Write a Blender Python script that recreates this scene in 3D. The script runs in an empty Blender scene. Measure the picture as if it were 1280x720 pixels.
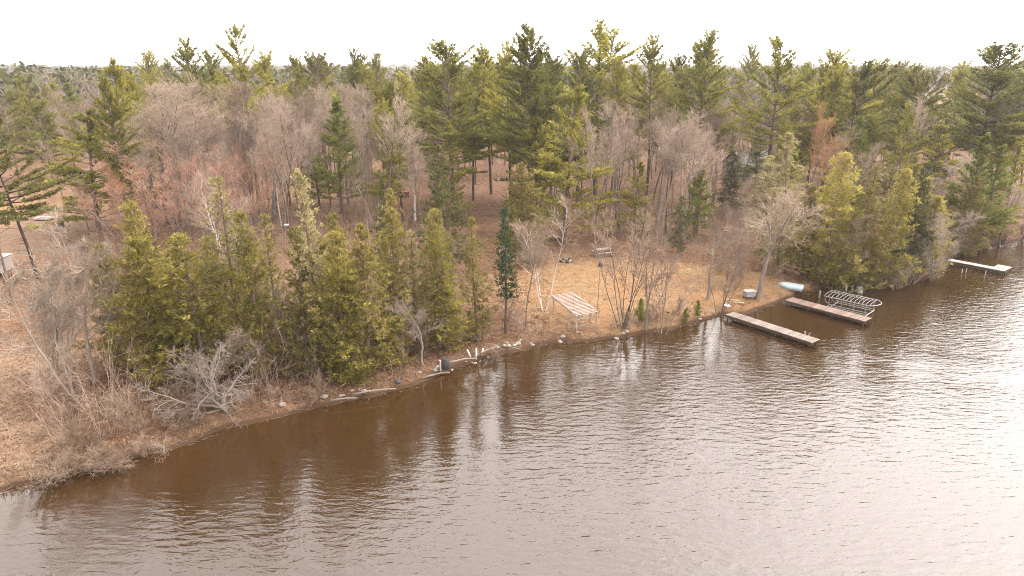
HAZE = 0.00020
NBACK = 530
import bpy, math, random
import numpy as np
R = math.radians
scene = bpy.context.scene
COL = scene.collection

# ------------------------------------------------------------------ camera
CAM_H, PITCH, FPX = 22.0, R(18.05), 853.0
SP, CP = math.sin(PITCH), math.cos(PITCH)
cam_d = bpy.data.cameras.new('camera')
cam_d.sensor_width = 36.0
cam_d.lens = 36.0 * FPX / 1280.0
cam_d.clip_start = 0.5
cam_d.clip_end = 30000.0
cam = bpy.data.objects.new('camera', cam_d)
cam.location = (0, 0, CAM_H)
cam.rotation_euler = (math.pi / 2 - PITCH, 0, 0)
COL.objects.link(cam)
scene.camera = cam


def unproject(px, py, z=0.0):
    u, v = (px - 640) / FPX, (360 - py) / FPX
    dx, dy, dz = u, CP + v * SP, -SP + v * CP
    t = (z - CAM_H) / dz
    return np.array([dx * t, dy * t, z])


def project(x, y, z):
    h = z - CAM_H
    f = y * CP - h * SP
    return 640 + FPX * x / f, 360 - FPX * (y * SP + h * CP) / f


def z_at(y, py):
    v = (360 - py) / FPX
    return CAM_H + y * (v * CP - SP) / (CP + v * SP)


# ------------------------------------------------------------------ terrain
SHORE_PX = [(-420, 735), (-250, 690), (-100, 640), (0, 613), (60, 596), (120, 586), (165, 572), (205, 563), (250, 549),
            (300, 531), (350, 517), (400, 508), (450, 497), (515, 481), (528, 474), (562, 465), (590, 456), (622, 443),
            (650, 436), (690, 430), (730, 427), (765, 425), (800, 419), (835, 413), (870, 402), (905, 394),
            (938, 388), (968, 380), (983, 374), (1000, 368), (1030, 361), (1060, 357), (1100, 359), (1130, 357),
            (1158, 346), (1183, 326), (1205, 317), (1240, 308), (1285, 297), (1400, 273), (1520, 262)]
SH = np.array([unproject(a, b, 0.0)[:2] for a, b in SHORE_PX])
SH = np.vstack([[-9000, -600], [-300, -20], SH, [260, 215], [700, 260], [9000, 500]])
SH = SH[np.argsort(SH[:, 0])]
_rs = np.random.RandomState(3)
# small irregularities along the visible bank
_xs = np.arange(-40, 75, 0.7)
_ys = np.interp(_xs, SH[:, 0], SH[:, 1])
_n = _rs.normal(0, 0.38, len(_xs))
_ys = _ys + np.convolve(_n, [.25, .5, .25], 'same')
SHF = np.vstack([SH[SH[:, 0] < -40.5], np.column_stack([_xs, _ys]), SH[SH[:, 0] > 75.5]])


def shore_dist(x, y):
    x = np.asarray(x, float); y = np.asarray(y, float)
    out = np.full(x.shape, 1e9)
    P = SHF
    for i in range(len(P) - 1):
        a, b = P[i], P[i + 1]
        ab = b - a
        t = np.clip(((x - a[0]) * ab[0] + (y - a[1]) * ab[1]) / (ab @ ab), 0, 1)
        d = np.hypot(x - a[0] - t * ab[0], y - a[1] - t * ab[1])
        out = np.minimum(out, d)
    sign = np.where(y > np.interp(x, P[:, 0], P[:, 1]), 1.0, -1.0)
    return out * sign


def wob(x, y):
    return (np.sin(x * .31 + 1.3 * np.sin(y * .17)) * np.cos(y * .27 + .8 * np.sin(x * .13)) * .5
            + .3 * np.sin(x * .83 + y * .41) * np.cos(y * .71 - x * .37)
            + .16 * np.sin(x * 1.9 - y * 1.3) * np.cos(x * 1.1 + y * 2.3))


def ground(x, y):
    x = np.asarray(x, float); y = np.asarray(y, float)
    s = shore_dist(x, y)
    sl = np.maximum(s, 0)
    D = np.hypot(x, y)
    z = .5 * (1 - np.exp(-sl / .45)) + .75 * (1 - np.exp(-sl / 6)) + .011 * np.minimum(sl, 250)
    z = z + wob(x, y) * .16 * np.clip(sl / 3, 0, 1)
    z = z + wob(x * .09, y * .09) * 1.0 * np.clip((D - 120) / 200, 0, 1)
    z = z + 7.0 * np.clip((D - 900) / 2500, 0, 1) + np.clip((D - 1500) / 2500, 0, 1) * 7 * (np.sin(x * .0011 + 2) + np.sin(x * .0023 + y * .0007))
    zw = np.maximum(s * .22, -2.6)
    return np.where(s > 0, z, zw)


def gz(x, y):
    return float(ground(np.array([x]), np.array([y]))[0])


def on_ground(px, py):
    z = .8
    for _ in range(8):
        p = unproject(px, py, z)
        z = gz(p[0], p[1])
    p = unproject(px, py, z)
    return p


# ------------------------------------------------------------------ mesh helpers
def mesh_np(name, verts, faces, mats, smooth=False, midx=None):
    """verts (N,3), faces (M,k)"""
    verts = np.ascontiguousarray(verts, np.float32)
    faces = np.ascontiguousarray(faces, np.int32)
    me = bpy.data.meshes.new(name)
    M, k = faces.shape
    me.vertices.add(len(verts)); me.vertices.foreach_set('co', verts.ravel())
    me.loops.add(M * k); me.loops.foreach_set('vertex_index', faces.ravel())
    me.polygons.add(M); me.polygons.foreach_set('loop_start', np.arange(0, M * k, k, dtype=np.int32))
    try:
        me.polygons.foreach_set('loop_total', np.full(M, k, np.int32))
    except Exception:
        pass
    for m in (mats if isinstance(mats, (list, tuple)) else [mats]):
        me.materials.append(m)
    me.polygons.foreach_set('use_smooth', np.full(M, smooth, bool))
    if midx is not None:
        me.polygons.foreach_set('material_index', np.ascontiguousarray(midx, np.int32))
    me.update(calc_edges=True)
    return me


def tubes(segs, sides=4):
    """segs (N,8): p0 r0 p1 r1 -> verts, quad faces"""
    S = np.asarray(segs, float).reshape(-1, 8)
    p0, r0, p1, r1 = S[:, 0:3], S[:, 3], S[:, 4:7], S[:, 7]
    d = p1 - p0
    L = np.linalg.norm(d, axis=1, keepdims=True); L[L < 1e-9] = 1e-9
    d = d / L
    ref = np.tile([.12, .97, .2], (len(S), 1))
    par = np.abs((d * ref).sum(1)) > .93
    ref[par] = [1, 0, 0]
    u = np.cross(d, ref); u /= np.linalg.norm(u, axis=1, keepdims=True)
    v = np.cross(d, u)
    a = np.arange(sides) * 2 * math.pi / sides
    ring = u[:, None, :] * np.cos(a)[None, :, None] + v[:, None, :] * np.sin(a)[None, :, None]
    V = np.stack([p0[:, None, :] + ring * r0[:, None, None], p1[:, None, :] + ring * r1[:, None, None]], 1)
    base = (np.arange(len(S)) * 2 * sides)[:, None]
    i = np.arange(sides); j = (i + 1) % sides
    F = np.stack([base + i, base + j, base + sides + j, base + sides + i], -1)
    return V.reshape(-1, 3), F.reshape(-1, 4)


def diamonds(P, Dv, length, width, rng, spread=.5, n=4, pos_j=.05):
    """n leaf-shaped quads at each point, pointing along Dv with spread"""
    P = np.repeat(np.asarray(P, float), n, 0); D = np.repeat(np.asarray(Dv, float), n, 0)
    N = len(P)
    length = np.repeat(np.broadcast_to(length, (N // n,)), n) * rng.uniform(.65, 1.25, N)
    width = np.repeat(np.broadcast_to(width, (N // n,)), n) * rng.uniform(.7, 1.3, N)
    P = P + rng.normal(0, pos_j, (N, 3))
    D = D / np.maximum(np.linalg.norm(D, axis=1, keepdims=True), 1e-9) + rng.normal(0, spread, (N, 3))
    D /= np.maximum(np.linalg.norm(D, axis=1, keepdims=True), 1e-9)
    W = np.cross(D, rng.normal(0, 1, (N, 3)))
    W /= np.maximum(np.linalg.norm(W, axis=1, keepdims=True), 1e-9)
    Lv, Wv = D * length[:, None], W * width[:, None] * .5
    V = np.stack([P, P + Lv * .45 + Wv, P + Lv, P + Lv * .45 - Wv], 1).reshape(-1, 3)
    F = np.arange(N * 4).reshape(-1, 4)
    return V, F


# ------------------------------------------------------------------ object helpers
def tag(o, label=None, cat=None, group=None, kind=None):
    if label: o['label'] = label
    if cat: o['category'] = cat
    if group: o['group'] = group
    if kind: o['kind'] = kind
    return o


def link(name, me, parent=None, loc=None):
    o = bpy.data.objects.new(name, me)
    COL.objects.link(o)
    if parent is not None: o.parent = parent
    if loc is not None: o.location = loc
    return o


def empty(name, loc, rotz=0.0):
    o = bpy.data.objects.new(name, None)
    o.empty_display_size = .3
    COL.objects.link(o)
    o.location = loc; o.rotation_euler = (0, 0, rotz)
    return o


class MB:
    """collects boxes, bars and strips; builds one mesh"""
    def __init__(s): s.v, s.f = [], []

    def add(s, V, F):
        b = len(s.v); s.v += [tuple(map(float, p)) for p in V]; s.f += [tuple(int(i) + b for i in f) for f in F]

    def box(s, c, size, rz=0.0, tilt=None):
        x, y, z = [k / 2 for k in size]
        V = np.array([(-x, -y, -z), (x, -y, -z), (x, y, -z), (-x, y, -z), (-x, -y, z), (x, -y, z), (x, y, z), (-x, y, z)])
        if tilt:
            ca, sa = math.cos(tilt), math.sin(tilt)
            V = V @ np.array([[1, 0, 0], [0, ca, sa], [0, -sa, ca]])
        ca, sa = math.cos(rz), math.sin(rz)
        V = V @ np.array([[ca, sa, 0], [-sa, ca, 0], [0, 0, 1]]) + np.array(c)
        s.add(V, [(0, 3, 2, 1), (4, 5, 6, 7), (0, 1, 5, 4), (1, 2, 6, 5), (2, 3, 7, 6), (3, 0, 4, 7)])

    def tube(s, pts, r, sides=8):
        pts = [np.array(p, float) for p in pts]
        rr = r if isinstance(r, (list, tuple)) else [r] * len(pts)
        rings = []
        for i, p in enumerate(pts):
            d = pts[min(i + 1, len(pts) - 1)] - pts[max(i - 1, 0)]
            d /= np.linalg.norm(d)
            ref = np.array([0, 0, 1.]) if abs(d[2]) < .9 else np.array([1., 0, 0])
            u = np.cross(d, ref); u /= np.linalg.norm(u); w = np.cross(d, u)
            rings.append([p + rr[i] * (u * math.cos(a) + w * math.sin(a)) for a in np.arange(sides) * 2 * math.pi / sides])
        V = [q for rg in rings for q in rg]
        F = []
        for i in range(len(pts) - 1):
            for k in range(sides):
                k2 = (k + 1) % sides
                F.append((i * sides + k, i * sides + k2, (i + 1) * sides + k2, (i + 1) * sides + k))
        F.append(tuple(range(sides))[::-1]); F.append(tuple((len(pts) - 1) * sides + k for k in range(sides)))
        s.add(V, F)

    def build(s, name, mat, parent=None, smooth=False, bevel=0.0):
        me = bpy.data.meshes.new(name)
        me.from_pydata(s.v, [], s.f); me.materials.append(mat); me.update()
        if smooth:
            me.polygons.foreach_set('use_smooth', [True] * len(me.polygons))
        o = link(name, me, parent)
        if bevel:
            m = o.modifiers.new('bevel', 'BEVEL'); m.width = bevel; m.segments = 1
        return o


# ------------------------------------------------------------------ material helpers
def new_mat(name):
    m = bpy.data.materials.new(name); m.use_nodes = True
    nt = m.node_tree; nt.nodes.clear()
    out = nt.nodes.new('ShaderNodeOutputMaterial')
    return m, nt, out


def nd(nt, typ, **kw):
    n = nt.nodes.new(typ)
    for k, v in kw.items(): setattr(n, k, v)
    return n


def ramp(nt, fac, stops):
    r = nd(nt, 'ShaderNodeValToRGB')
    e = r.color_ramp.elements
    while len(e) < len(stops): e.new(.5)
    for el, (p, c) in zip(e, stops):
        el.position = p; el.color = (*c, 1)
    nt.links.new(fac, r.inputs[0])
    return r.outputs[0]


def noise(nt, scale, detail=4, rough=.6, vec=None, dist=0.0):
    n = nd(nt, 'ShaderNodeTexNoise')
    n.inputs['Scale'].default_value = scale; n.inputs['Detail'].default_value = detail
    n.inputs['Roughness'].default_value = rough; n.inputs['Distortion'].default_value = dist
    if vec is not None: nt.links.new(vec, n.inputs['Vector'])
    return n


def mixc(nt, fac, a, b, mode='MIX'):
    m = nd(nt, 'ShaderNodeMix', data_type='RGBA', blend_type=mode)
    for sock, val in ((m.inputs[0], fac), (m.inputs[6], a), (m.inputs[7], b)):
        if hasattr(val, 'links') or hasattr(val, 'is_linked'): nt.links.new(val, sock)
        elif isinstance(val, (int, float)): sock.default_value = val
        else: sock.default_value = (*val, 1)
    return m.outputs[2]


def maprange(nt, val, a, b, c, d):
    m = nd(nt, 'ShaderNodeMapRange')
    nt.links.new(val, m.inputs[0])
    for i, k in enumerate((a, b, c, d)): m.inputs[i + 1].default_value = k
    return m.outputs[0]


def m_foliage(name, dark, mid, light, trans=.25, dry=None):
    m, nt, out = new_mat(name)
    geo = nd(nt, 'ShaderNodeNewGeometry'); oi = nd(nt, 'ShaderNodeObjectInfo'); tc = nd(nt, 'ShaderNodeTexCoord')
    n = noise(nt, .55, 3, .6, tc.outputs['Object'])
    isl = maprange(nt, geo.outputs['Random Per Island'], 0, 1, -.22, .22)
    orr = maprange(nt, oi.outputs['Random'], 0, 1, -.16, .16)
    a = nd(nt, 'ShaderNodeMath', operation='ADD'); nt.links.new(n.outputs[0], a.inputs[0]); nt.links.new(isl, a.inputs[1])
    b = nd(nt, 'ShaderNodeMath', operation='ADD'); nt.links.new(a.outputs[0], b.inputs[0]); nt.links.new(orr, b.inputs[1])
    c = ramp(nt, b.outputs[0], [(.2, dark), (.5, mid), (.8, light)])
    if dry:
        n2 = noise(nt, .35, 2, .5, tc.outputs['Object'])
        k = maprange(nt, n2.outputs[0], .52, .70, 0, .75)
        k2 = nd(nt, 'ShaderNodeMath', operation='MULTIPLY'); nt.links.new(k, k2.inputs[0]); nt.links.new(geo.outputs['Random Per Island'], k2.inputs[1])
        c = mixc(nt, k2.outputs[0], c, dry)
    p = nd(nt, 'ShaderNodeBsdfPrincipled'); nt.links.new(c, p.inputs['Base Color'])
    p.inputs['Roughness'].default_value = .6; p.inputs['Specular IOR Level'].default_value = .25
    t = nd(nt, 'ShaderNodeBsdfTranslucent'); nt.links.new(c, t.inputs[0])
    mx = nd(nt, 'ShaderNodeMixShader'); mx.inputs[0].default_value = trans
    nt.links.new(p.outputs[0], mx.inputs[1]); nt.links.new(t.outputs[0], mx.inputs[2]); nt.links.new(mx.outputs[0], out.inputs[0])
    return m


def m_bark(name, c1, c2, scale=6, zs=.25, var=.25, patches=None):
    m, nt, out = new_mat(name)
    tc = nd(nt, 'ShaderNodeTexCoord'); oi = nd(nt, 'ShaderNodeObjectInfo'); mp = nd(nt, 'ShaderNodeMapping')
    mp.inputs['Scale'].default_value = (1, 1, zs); nt.links.new(tc.outputs['Object'], mp.inputs[0])
    n = noise(nt, scale, 4, .65, mp.outputs[0])
    a = nd(nt, 'ShaderNodeMath', operation='ADD'); nt.links.new(n.outputs[0], a.inputs[0])
    nt.links.new(maprange(nt, oi.outputs['Random'], 0, 1, -var, var), a.inputs[1])
    c = ramp(nt, a.outputs[0], [(.25, c1), (.75, c2)])
    if patches:
        mp2 = nd(nt, 'ShaderNodeMapping'); mp2.inputs['Scale'].default_value = (1, 1, 3.5); nt.links.new(tc.outputs['Object'], mp2.inputs[0])
        n2 = noise(nt, 1.6, 3, .7, mp2.outputs[0])
        c = mixc(nt, maprange(nt, n2.outputs[0], .58, .66, 0, 1), c, patches)
    p = nd(nt, 'ShaderNodeBsdfPrincipled'); nt.links.new(c, p.inputs['Base Color']); p.inputs['Roughness'].default_value = .9
    p.inputs['Specular IOR Level'].default_value = .15
    nt.links.new(p.outputs[0], out.inputs[0])
    return m


def m_plain(name, c1, c2=None, scale=4, rough=.7, metal=0.0, stretch=(1, 1, 1), spec=.4, bump=0.0):
    m, nt, out = new_mat(name)
    tc = nd(nt, 'ShaderNodeTexCoord'); mp = nd(nt, 'ShaderNodeMapping'); mp.inputs['Scale'].default_value = stretch
    nt.links.new(tc.outputs['Object'], mp.inputs[0])
    n = noise(nt, scale, 5, .65, mp.outputs[0])
    geo = nd(nt, 'ShaderNodeNewGeometry')
    f = nd(nt, 'ShaderNodeMath', operation='ADD'); nt.links.new(n.outputs[0], f.inputs[0]); nt.links.new(maprange(nt, geo.outputs['Random Per Island'], 0, 1, -.3, .3), f.inputs[1])
    c = ramp(nt, f.outputs[0], [(.2, c1), (.8, c2 or c1)])
    p = nd(nt, 'ShaderNodeBsdfPrincipled'); nt.links.new(c, p.inputs['Base Color'])
    p.inputs['Roughness'].default_value = rough; p.inputs['Metallic'].default_value = metal; p.inputs['Specular IOR Level'].default_value = spec
    if bump:
        b = nd(nt, 'ShaderNodeBump'); b.inputs['Strength'].default_value = bump; b.inputs['Distance'].default_value = .02
        nt.links.new(n.outputs[0], b.inputs['Height']); nt.links.new(b.outputs[0], p.inputs['Normal'])
    nt.links.new(p.outputs[0], out.inputs[0])
    return m
# ------------------------------------------------------------------ light
SUN_AZ, SUN_EL = R(62), R(43)          # azimuth measured from +Y towards +X
sdir = (math.sin(SUN_AZ) * math.cos(SUN_EL), math.cos(SUN_AZ) * math.cos(SUN_EL), math.sin(SUN_EL))
sun_d = bpy.data.lights.new('sun', 'SUN'); sun_d.energy = 3.2; sun_d.angle = R(2.0); sun_d.color = (1, .93, .84)
sun = bpy.data.objects.new('sun', sun_d); COL.objects.link(sun)
sun.location = (60, 60, 80)
from mathutils import Vector
sun.rotation_euler = Vector(sdir).to_track_quat('Z', 'Y').to_euler()

world = bpy.data.worlds.new('World'); scene.world = world; world.use_nodes = True
wt = world.node_tree; wt.nodes.clear()
wo = nd(wt, 'ShaderNodeOutputWorld'); bg = nd(wt, 'ShaderNodeBackground'); bg.inputs[1].default_value = .1
sky = nd(wt, 'ShaderNodeTexSky', sky_type='NISHITA'); sky.sun_disc = False
sky.sun_elevation = SUN_EL; sky.sun_rotation = SUN_AZ
sky.dust_density = 4.0; sky.air_density = 1.0; sky.altitude = 200
tc = nd(wt, 'ShaderNodeTexCoord')
dp = nd(wt, 'ShaderNodeVectorMath', operation='DOT_PRODUCT'); wt.links.new(tc.outputs['Generated'], dp.inputs[0]); dp.inputs[1].default_value = sdir
ac = nd(wt, 'ShaderNodeMath', operation='ARCCOSINE'); wt.links.new(dp.outputs['Value'], ac.inputs[0])
# thin bright overcast: a veil of cloud, brightest round the sun
veil = nd(wt, 'ShaderNodeValToRGB'); veil.color_ramp.interpolation = 'EASE'
wt.links.new(maprange(wt, ac.outputs[0], 0, math.pi, 0, 1), veil.inputs[0])
VEIL = [(0.0, .85), (.10, .60), (.20, .39), (.36, .26), (.6, .19), (1.0, .18)]
while len(veil.color_ramp.elements) < len(VEIL): veil.color_ramp.elements.new(.5)
for e, (p_, v_) in zip(veil.color_ramp.elements, VEIL): e.position = p_; e.color = (v_, v_ * .945, v_ * .915, 1)
cn = noise(wt, 2.2, 5, .55, tc.outputs['Generated'], .3)
cv = mixc(wt, 1.0, veil.outputs[0], ramp(wt, cn.outputs[0], [(.3, (.8, .8, .8)), (.7, (1.1, 1.1, 1.1))]), 'MULTIPLY')
cs = nd(wt, 'ShaderNodeVectorMath', operation='SCALE'); wt.links.new(cv, cs.inputs[0]); cs.inputs['Scale'].default_value = 135.0
wt.links.new(mixc(wt, .88, sky.outputs[0], cs.outputs[0]), bg.inputs[0])
wt.links.new(bg.outputs[0], wo.inputs[0])
scene.view_settings.view_transform = 'Standard'; scene.view_settings.look = 'None'
scene.view_settings.exposure = 0.37; scene.view_settings.gamma = 1.0
scene.view_settings.use_curve_mapping = False
scene.cycles.use_denoising = True
scene.cycles.filter_width = 1.0
scene.cycles.denoising_prefilter = 'NONE'
scene.cycles.max_bounces = 6; scene.cycles.diffuse_bounces = 3; scene.cycles.glossy_bounces = 3
scene.cycles.transmission_bounces = 3; scene.cycles.transparent_max_bounces = 4; scene.cycles.volume_bounces = 0
scene.cycles.caustics_reflective = False; scene.cycles.caustics_refractive = False

# ------------------------------------------------------------------ ground sheet
def axis(lo, hi, fine, far_lo, far_hi, growth=1.12):
    a = list(np.arange(lo, hi + 1e-6, fine))
    st = fine; x = hi
    while x < far_hi: st *= growth; x += st; a.append(x)
    st = fine; x = lo; pre = []
    while x > far_lo: st *= growth; x -= st; pre.append(x)
    return np.array(pre[::-1] + a)


gx = axis(-42, 80, .34, -7000, 7000); gy = axis(24, 104, .34, -400, 9000)
X, Y = np.meshgrid(gx, gy)
Z = ground(X, Y)
S = shore_dist(X, Y)
V = np.stack([X, Y, Z], -1).reshape(-1, 3)
nx, ny = len(gx), len(gy)
I = np.arange(nx * ny).reshape(ny, nx)
F = np.stack([I[:-1, :-1], I[:-1, 1:], I[1:, 1:], I[1:, :-1]], -1).reshape(-1, 4)


def blob(px, py, rx, ry, ang=0):
    p = on_ground(px, py)
    dx, dy = X - p[0], Y - p[1]
    c, s = math.cos(ang), math.sin(ang)
    return np.exp(-((dx * c + dy * s) / rx) ** 2 - ((-dx * s + dy * c) / ry) ** 2)


lawn = np.clip(1.15 * blob(800, 365, 9, 8) + 1.1 * blob(890, 370, 8, 6) + .9 * blob(730, 350, 6, 9) + 1.1 * blob(960, 368, 5, 5)
               + .9 * blob(0, 560, 5, 4) + .8 * blob(-10, 470, 5, 8) + .7 * blob(20, 300, 12, 12) + .9 * blob(60, 260, 14, 20)
               + .8 * blob(490, 205, 14, 10) + .8 * blob(360, 240, 10, 12) + .5 * blob(600, 320, 6, 10) + .6 * blob(1150, 120, 60, 120), 0, 1)
lawn = np.clip(lawn + .22 * wob(X * .8, Y * .8), 0, 1)
pale = np.clip(blob(945, 205, 8, 22) + blob(62, 312, 4, 3.5) + .8 * blob(470, 192, 14, 9) + .9 * blob(360, 160, 20, 30) + blob(1150, 115, 25, 150) + .6 * blob(1140, 140, 10, 40), 0, 1)
dull = np.clip(blob(0, 560, 7, 7) + blob(-10, 470, 8, 12) + blob(20, 300, 16, 16), 0, 1)
m_ground, nt, out = new_mat('ground')
geo = nd(nt, 'ShaderNodeNewGeometry')
aL = nd(nt, 'ShaderNodeAttribute', attribute_name='lawn'); aP = nd(nt, 'ShaderNodeAttribute', attribute_name='pale'); aS = nd(nt, 'ShaderNodeAttribute', attribute_name='shore')
pos = geo.outputs['Position']
n1 = noise(nt, .35, 5, .6, pos); n2 = noise(nt, 1.6, 6, .7, pos); n3 = noise(nt, 9, 4, .7, pos)
grass = ramp(nt, n2.outputs[0], [(.25, (.12, .068, .035)), (.5, (.205, .13, .07)), (.75, (.29, .205, .125))])
grass = mixc(nt, maprange(nt, n1.outputs[0], .42, .62, 0, .55), grass, (.22, .11, .05))
grass = mixc(nt, maprange(nt, nd(nt, 'ShaderNodeAttribute', attribute_name='dull').outputs['Fac'], .1, .8, 0, .75), grass, ramp(nt, n2.outputs[0], [(.25, (.115, .072, .048)), (.5, (.185, .125, .088)), (.75, (.25, .185, .135))]))
litter = ramp(nt, n2.outputs[0], [(.25, (.042, .023, .014)), (.5, (.125, .068, .04)), (.75, (.24, .155, .10))])
litter = mixc(nt, maprange(nt, n1.outputs[0], .45, .65, 0, .6), litter, (.165, .105, .07))
lf = nd(nt, 'ShaderNodeMath', operation='ADD'); nt.links.new(aL.outputs['Fac'], lf.inputs[0]); nt.links.new(maprange(nt, n2.outputs[0], .3, .7, -.25, .25), lf.inputs[1])
col = mixc(nt, maprange(nt, lf.outputs[0], .25, .65, 0, 1), litter, grass)
pf = nd(nt, 'ShaderNodeMath', operation='MULTIPLY'); nt.links.new(aP.outputs['Fac'], pf.inputs[0]); nt.links.new(maprange(nt, n1.outputs[0], .35, .6, .2, 1.2), pf.inputs[1])
col = mixc(nt, maprange(nt, pf.outputs[0], .35, .7, 0, .8), col, (.19, .155, .13))
fine = ramp(nt, n3.outputs[0], [(.3, (.5, .47, .45)), (.7, (1.35, 1.35, 1.35))])
col = mixc(nt, 1.0, col, fine, 'MULTIPLY')
wet = ramp(nt, maprange(nt, aS.outputs['Fac'], -1, 1.0, 0, 1), [(.47, (.03, .018, .011)), (.53, (.07, .04, .024)), (.60, (1, 1, 1))])
wetf = maprange(nt, aS.outputs['Fac'], .12, .3, 1, 0)
col = mixc(nt, wetf, col, (.06, .035, .02))
p = nd(nt, 'ShaderNodeBsdfPrincipled'); nt.links.new(col, p.inputs['Base Color']); p.inputs['Roughness'].default_value = .95
p.inputs['Specular IOR Level'].default_value = .1
hb = mixc(nt, .5, n2.outputs[0], n3.outputs[0])
bp = nd(nt, 'ShaderNodeBump'); bp.inputs['Strength'].default_value = .7; bp.inputs['Distance'].default_value = .25
nt.links.new(hb, bp.inputs['Height']); nt.links.new(bp.outputs[0], p.inputs['Normal'])
nt.links.new(p.outputs[0], out.inputs[0])
me = mesh_np('ground', V, F, m_ground, True)
for nm, arr in (('lawn', lawn), ('dull', dull), ('pale', pale), ('shore', np.clip(S, -5, 5))):
    at = me.attributes.new(nm, 'FLOAT', 'POINT'); at.data.foreach_set('value', arr.ravel().astype(np.float32))
g = link('ground', me); tag(g, 'leaf littered forest floor with tan dry lawn patches along the lake', 'ground', kind='structure')

# ------------------------------------------------------------------ water
m_water, nt, out = new_mat('lake_water')
geo = nd(nt, 'ShaderNodeNewGeometry')


def stretched(scale, rot, sx, sy, detail, dist=.0, rough=.55):
    mp = nd(nt, 'ShaderNodeMapping'); mp.inputs['Rotation'].default_value = (0, 0, R(rot)); mp.inputs['Scale'].default_value = (sx, sy, 1)
    nt.links.new(geo.outputs['Position'], mp.inputs[0])
    return noise(nt, scale, detail, rough, mp.outputs[0], dist).outputs[0]


w1 = stretched(3.0, 24, .34, 1.0, 3, .35, .45)        # main ripple trains
w2 = stretched(2.4, -30, .36, 1.0, 3, .4, .45)
w3 = stretched(6.5, 10, .6, 1.0, 2, .3)
big = stretched(.05, 20, .5, 1, 3, 1.0)               # gust patches
s12 = nd(nt, 'ShaderNodeMath', operation='ADD'); nt.links.new(w1, s12.inputs[0]); nt.links.new(w2, s12.inputs[1])
s3 = nd(nt, 'ShaderNodeMath', operation='MULTIPLY_ADD'); nt.links.new(w3, s3.inputs[0]); s3.inputs[1].default_value = .28; nt.links.new(s12.outputs[0], s3.inputs[2])
aC = nd(nt, 'ShaderNodeAttribute', attribute_name='open')
amp = nd(nt, 'ShaderNodeMath', operation='MULTIPLY'); nt.links.new(maprange(nt, big, .35, .65, .35, 1.3), amp.inputs[0]); nt.links.new(aC.outputs['Fac'], amp.inputs[1])
hh = nd(nt, 'ShaderNodeMath', operation='MULTIPLY'); nt.links.new(s3.outputs[0], hh.inputs[0]); nt.links.new(amp.outputs[0], hh.inputs[1])
bp = nd(nt, 'ShaderNodeBump'); bp.inputs['Strength'].default_value = 1.0; bp.inputs['Distance'].default_value = .052
nt.links.new(hh.outputs[0], bp.inputs['Height'])
p = nd(nt, 'ShaderNodeBsdfPrincipled')
wc = ramp(nt, maprange(nt, nd(nt, 'ShaderNodeAttribute', attribute_name='depth').outputs['Fac'], 0, 6, 0, 1), [(0, (.034, .0165, .0045)), (.4, (.028, .0135, .0038)), (1, (.024, .0115, .004))])
nt.links.new(wc, p.inputs['Base Color'])
p.inputs['Roughness'].default_value = .07; p.inputs['IOR'].default_value = 1.66; p.inputs['Specular IOR Level'].default_value = .5
nt.links.new(bp.outputs[0], p.inputs['Normal']); nt.links.new(p.outputs[0], out.inputs[0])
wx = axis(-60, 100, 1.0, -7000, 7000, 1.25); wy = axis(-10, 120, 1.0, -400, 700, 1.25)
WX, WY = np.meshgrid(wx, wy)
sd = -shore_dist(WX, WY)
V = np.stack([WX, WY, np.zeros_like(WX)], -1).reshape(-1, 3)
I = np.arange(WX.size).reshape(WX.shape)
F = np.stack([I[:-1, :-1], I[:-1, 1:], I[1:, 1:], I[1:, :-1]], -1).reshape(-1, 4)
keep = (sd.ravel()[F] > -3).any(1)
F = F[keep]
me = mesh_np('lake', V, F, m_water, True)
op = np.clip(.22 + .78 * np.clip((sd - .5) / 11, 0, 1) ** 1.1 + .25 * np.clip((WX - 5) / 25, 0, 1) * np.clip(sd / 4, 0, 1), 0, 1.15)
for nm, arr in (('open', op), ('depth', np.clip(sd, 0, 8))):
    at = me.attributes.new(nm, 'FLOAT', 'POINT'); at.data.foreach_set('value', arr.ravel().astype(np.float32))
w = link('lake', me); tag(w, 'brown tea coloured lake water with pale rippled reflections of the sky', 'lake', kind='structure')

# ------------------------------------------------------------------ haze
m_haze, nt, out = new_mat('haze')
pv = nd(nt, 'ShaderNodeVolumePrincipled'); pv.inputs['Color'].default_value = (.93, .9, .9, 1); pv.inputs['Density'].default_value = HAZE
pv.inputs['Anisotropy'].default_value = .3
nt.links.new(pv.outputs[0], out.inputs['Volume'])
mb = MB(); mb.box((0, 4200, 19.5), (14600, 10000, 53)); hz = mb.build('haze', m_haze); tag(hz, 'thin pale haze in the air over the far woods', 'haze', kind='stuff')
# ------------------------------------------------------------------ tree materials
MAT = {}
MAT['pine'] = m_foliage('pine_needles', (.09, .092, .018), (.215, .20, .036), (.38, .335, .064), .5)
MAT['pine_dark'] = m_foliage('dark_pine_needles', (.065, .073, .018), (.155, .152, .032), (.28, .26, .055), .45)
MAT['pine_bright'] = m_foliage('bright_pine_needles', (.085, .105, .02), (.175, .19, .034), (.29, .29, .06), .45)
MAT['redpine'] = m_foliage('red_pine_needles', (.07, .07, .024), (.15, .14, .04), (.24, .21, .065), .4)
MAT['cedar'] = m_foliage('cedar_sprays', (.13, .116, .027), (.28, .24, .054), (.44, .375, .10), .5, dry=(.33, .235, .13))
MAT['cedar_olive'] = m_foliage('olive_cedar_sprays', (.10, .087, .023), (.215, .178, .045), (.35, .285, .085), .48, dry=(.31, .22, .12))
MAT['cedar_pale'] = m_foliage('pale_cedar_sprays', (.15, .13, .05), (.27, .23, .09), (.40, .35, .17), .42, dry=(.36, .27, .17))
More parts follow.
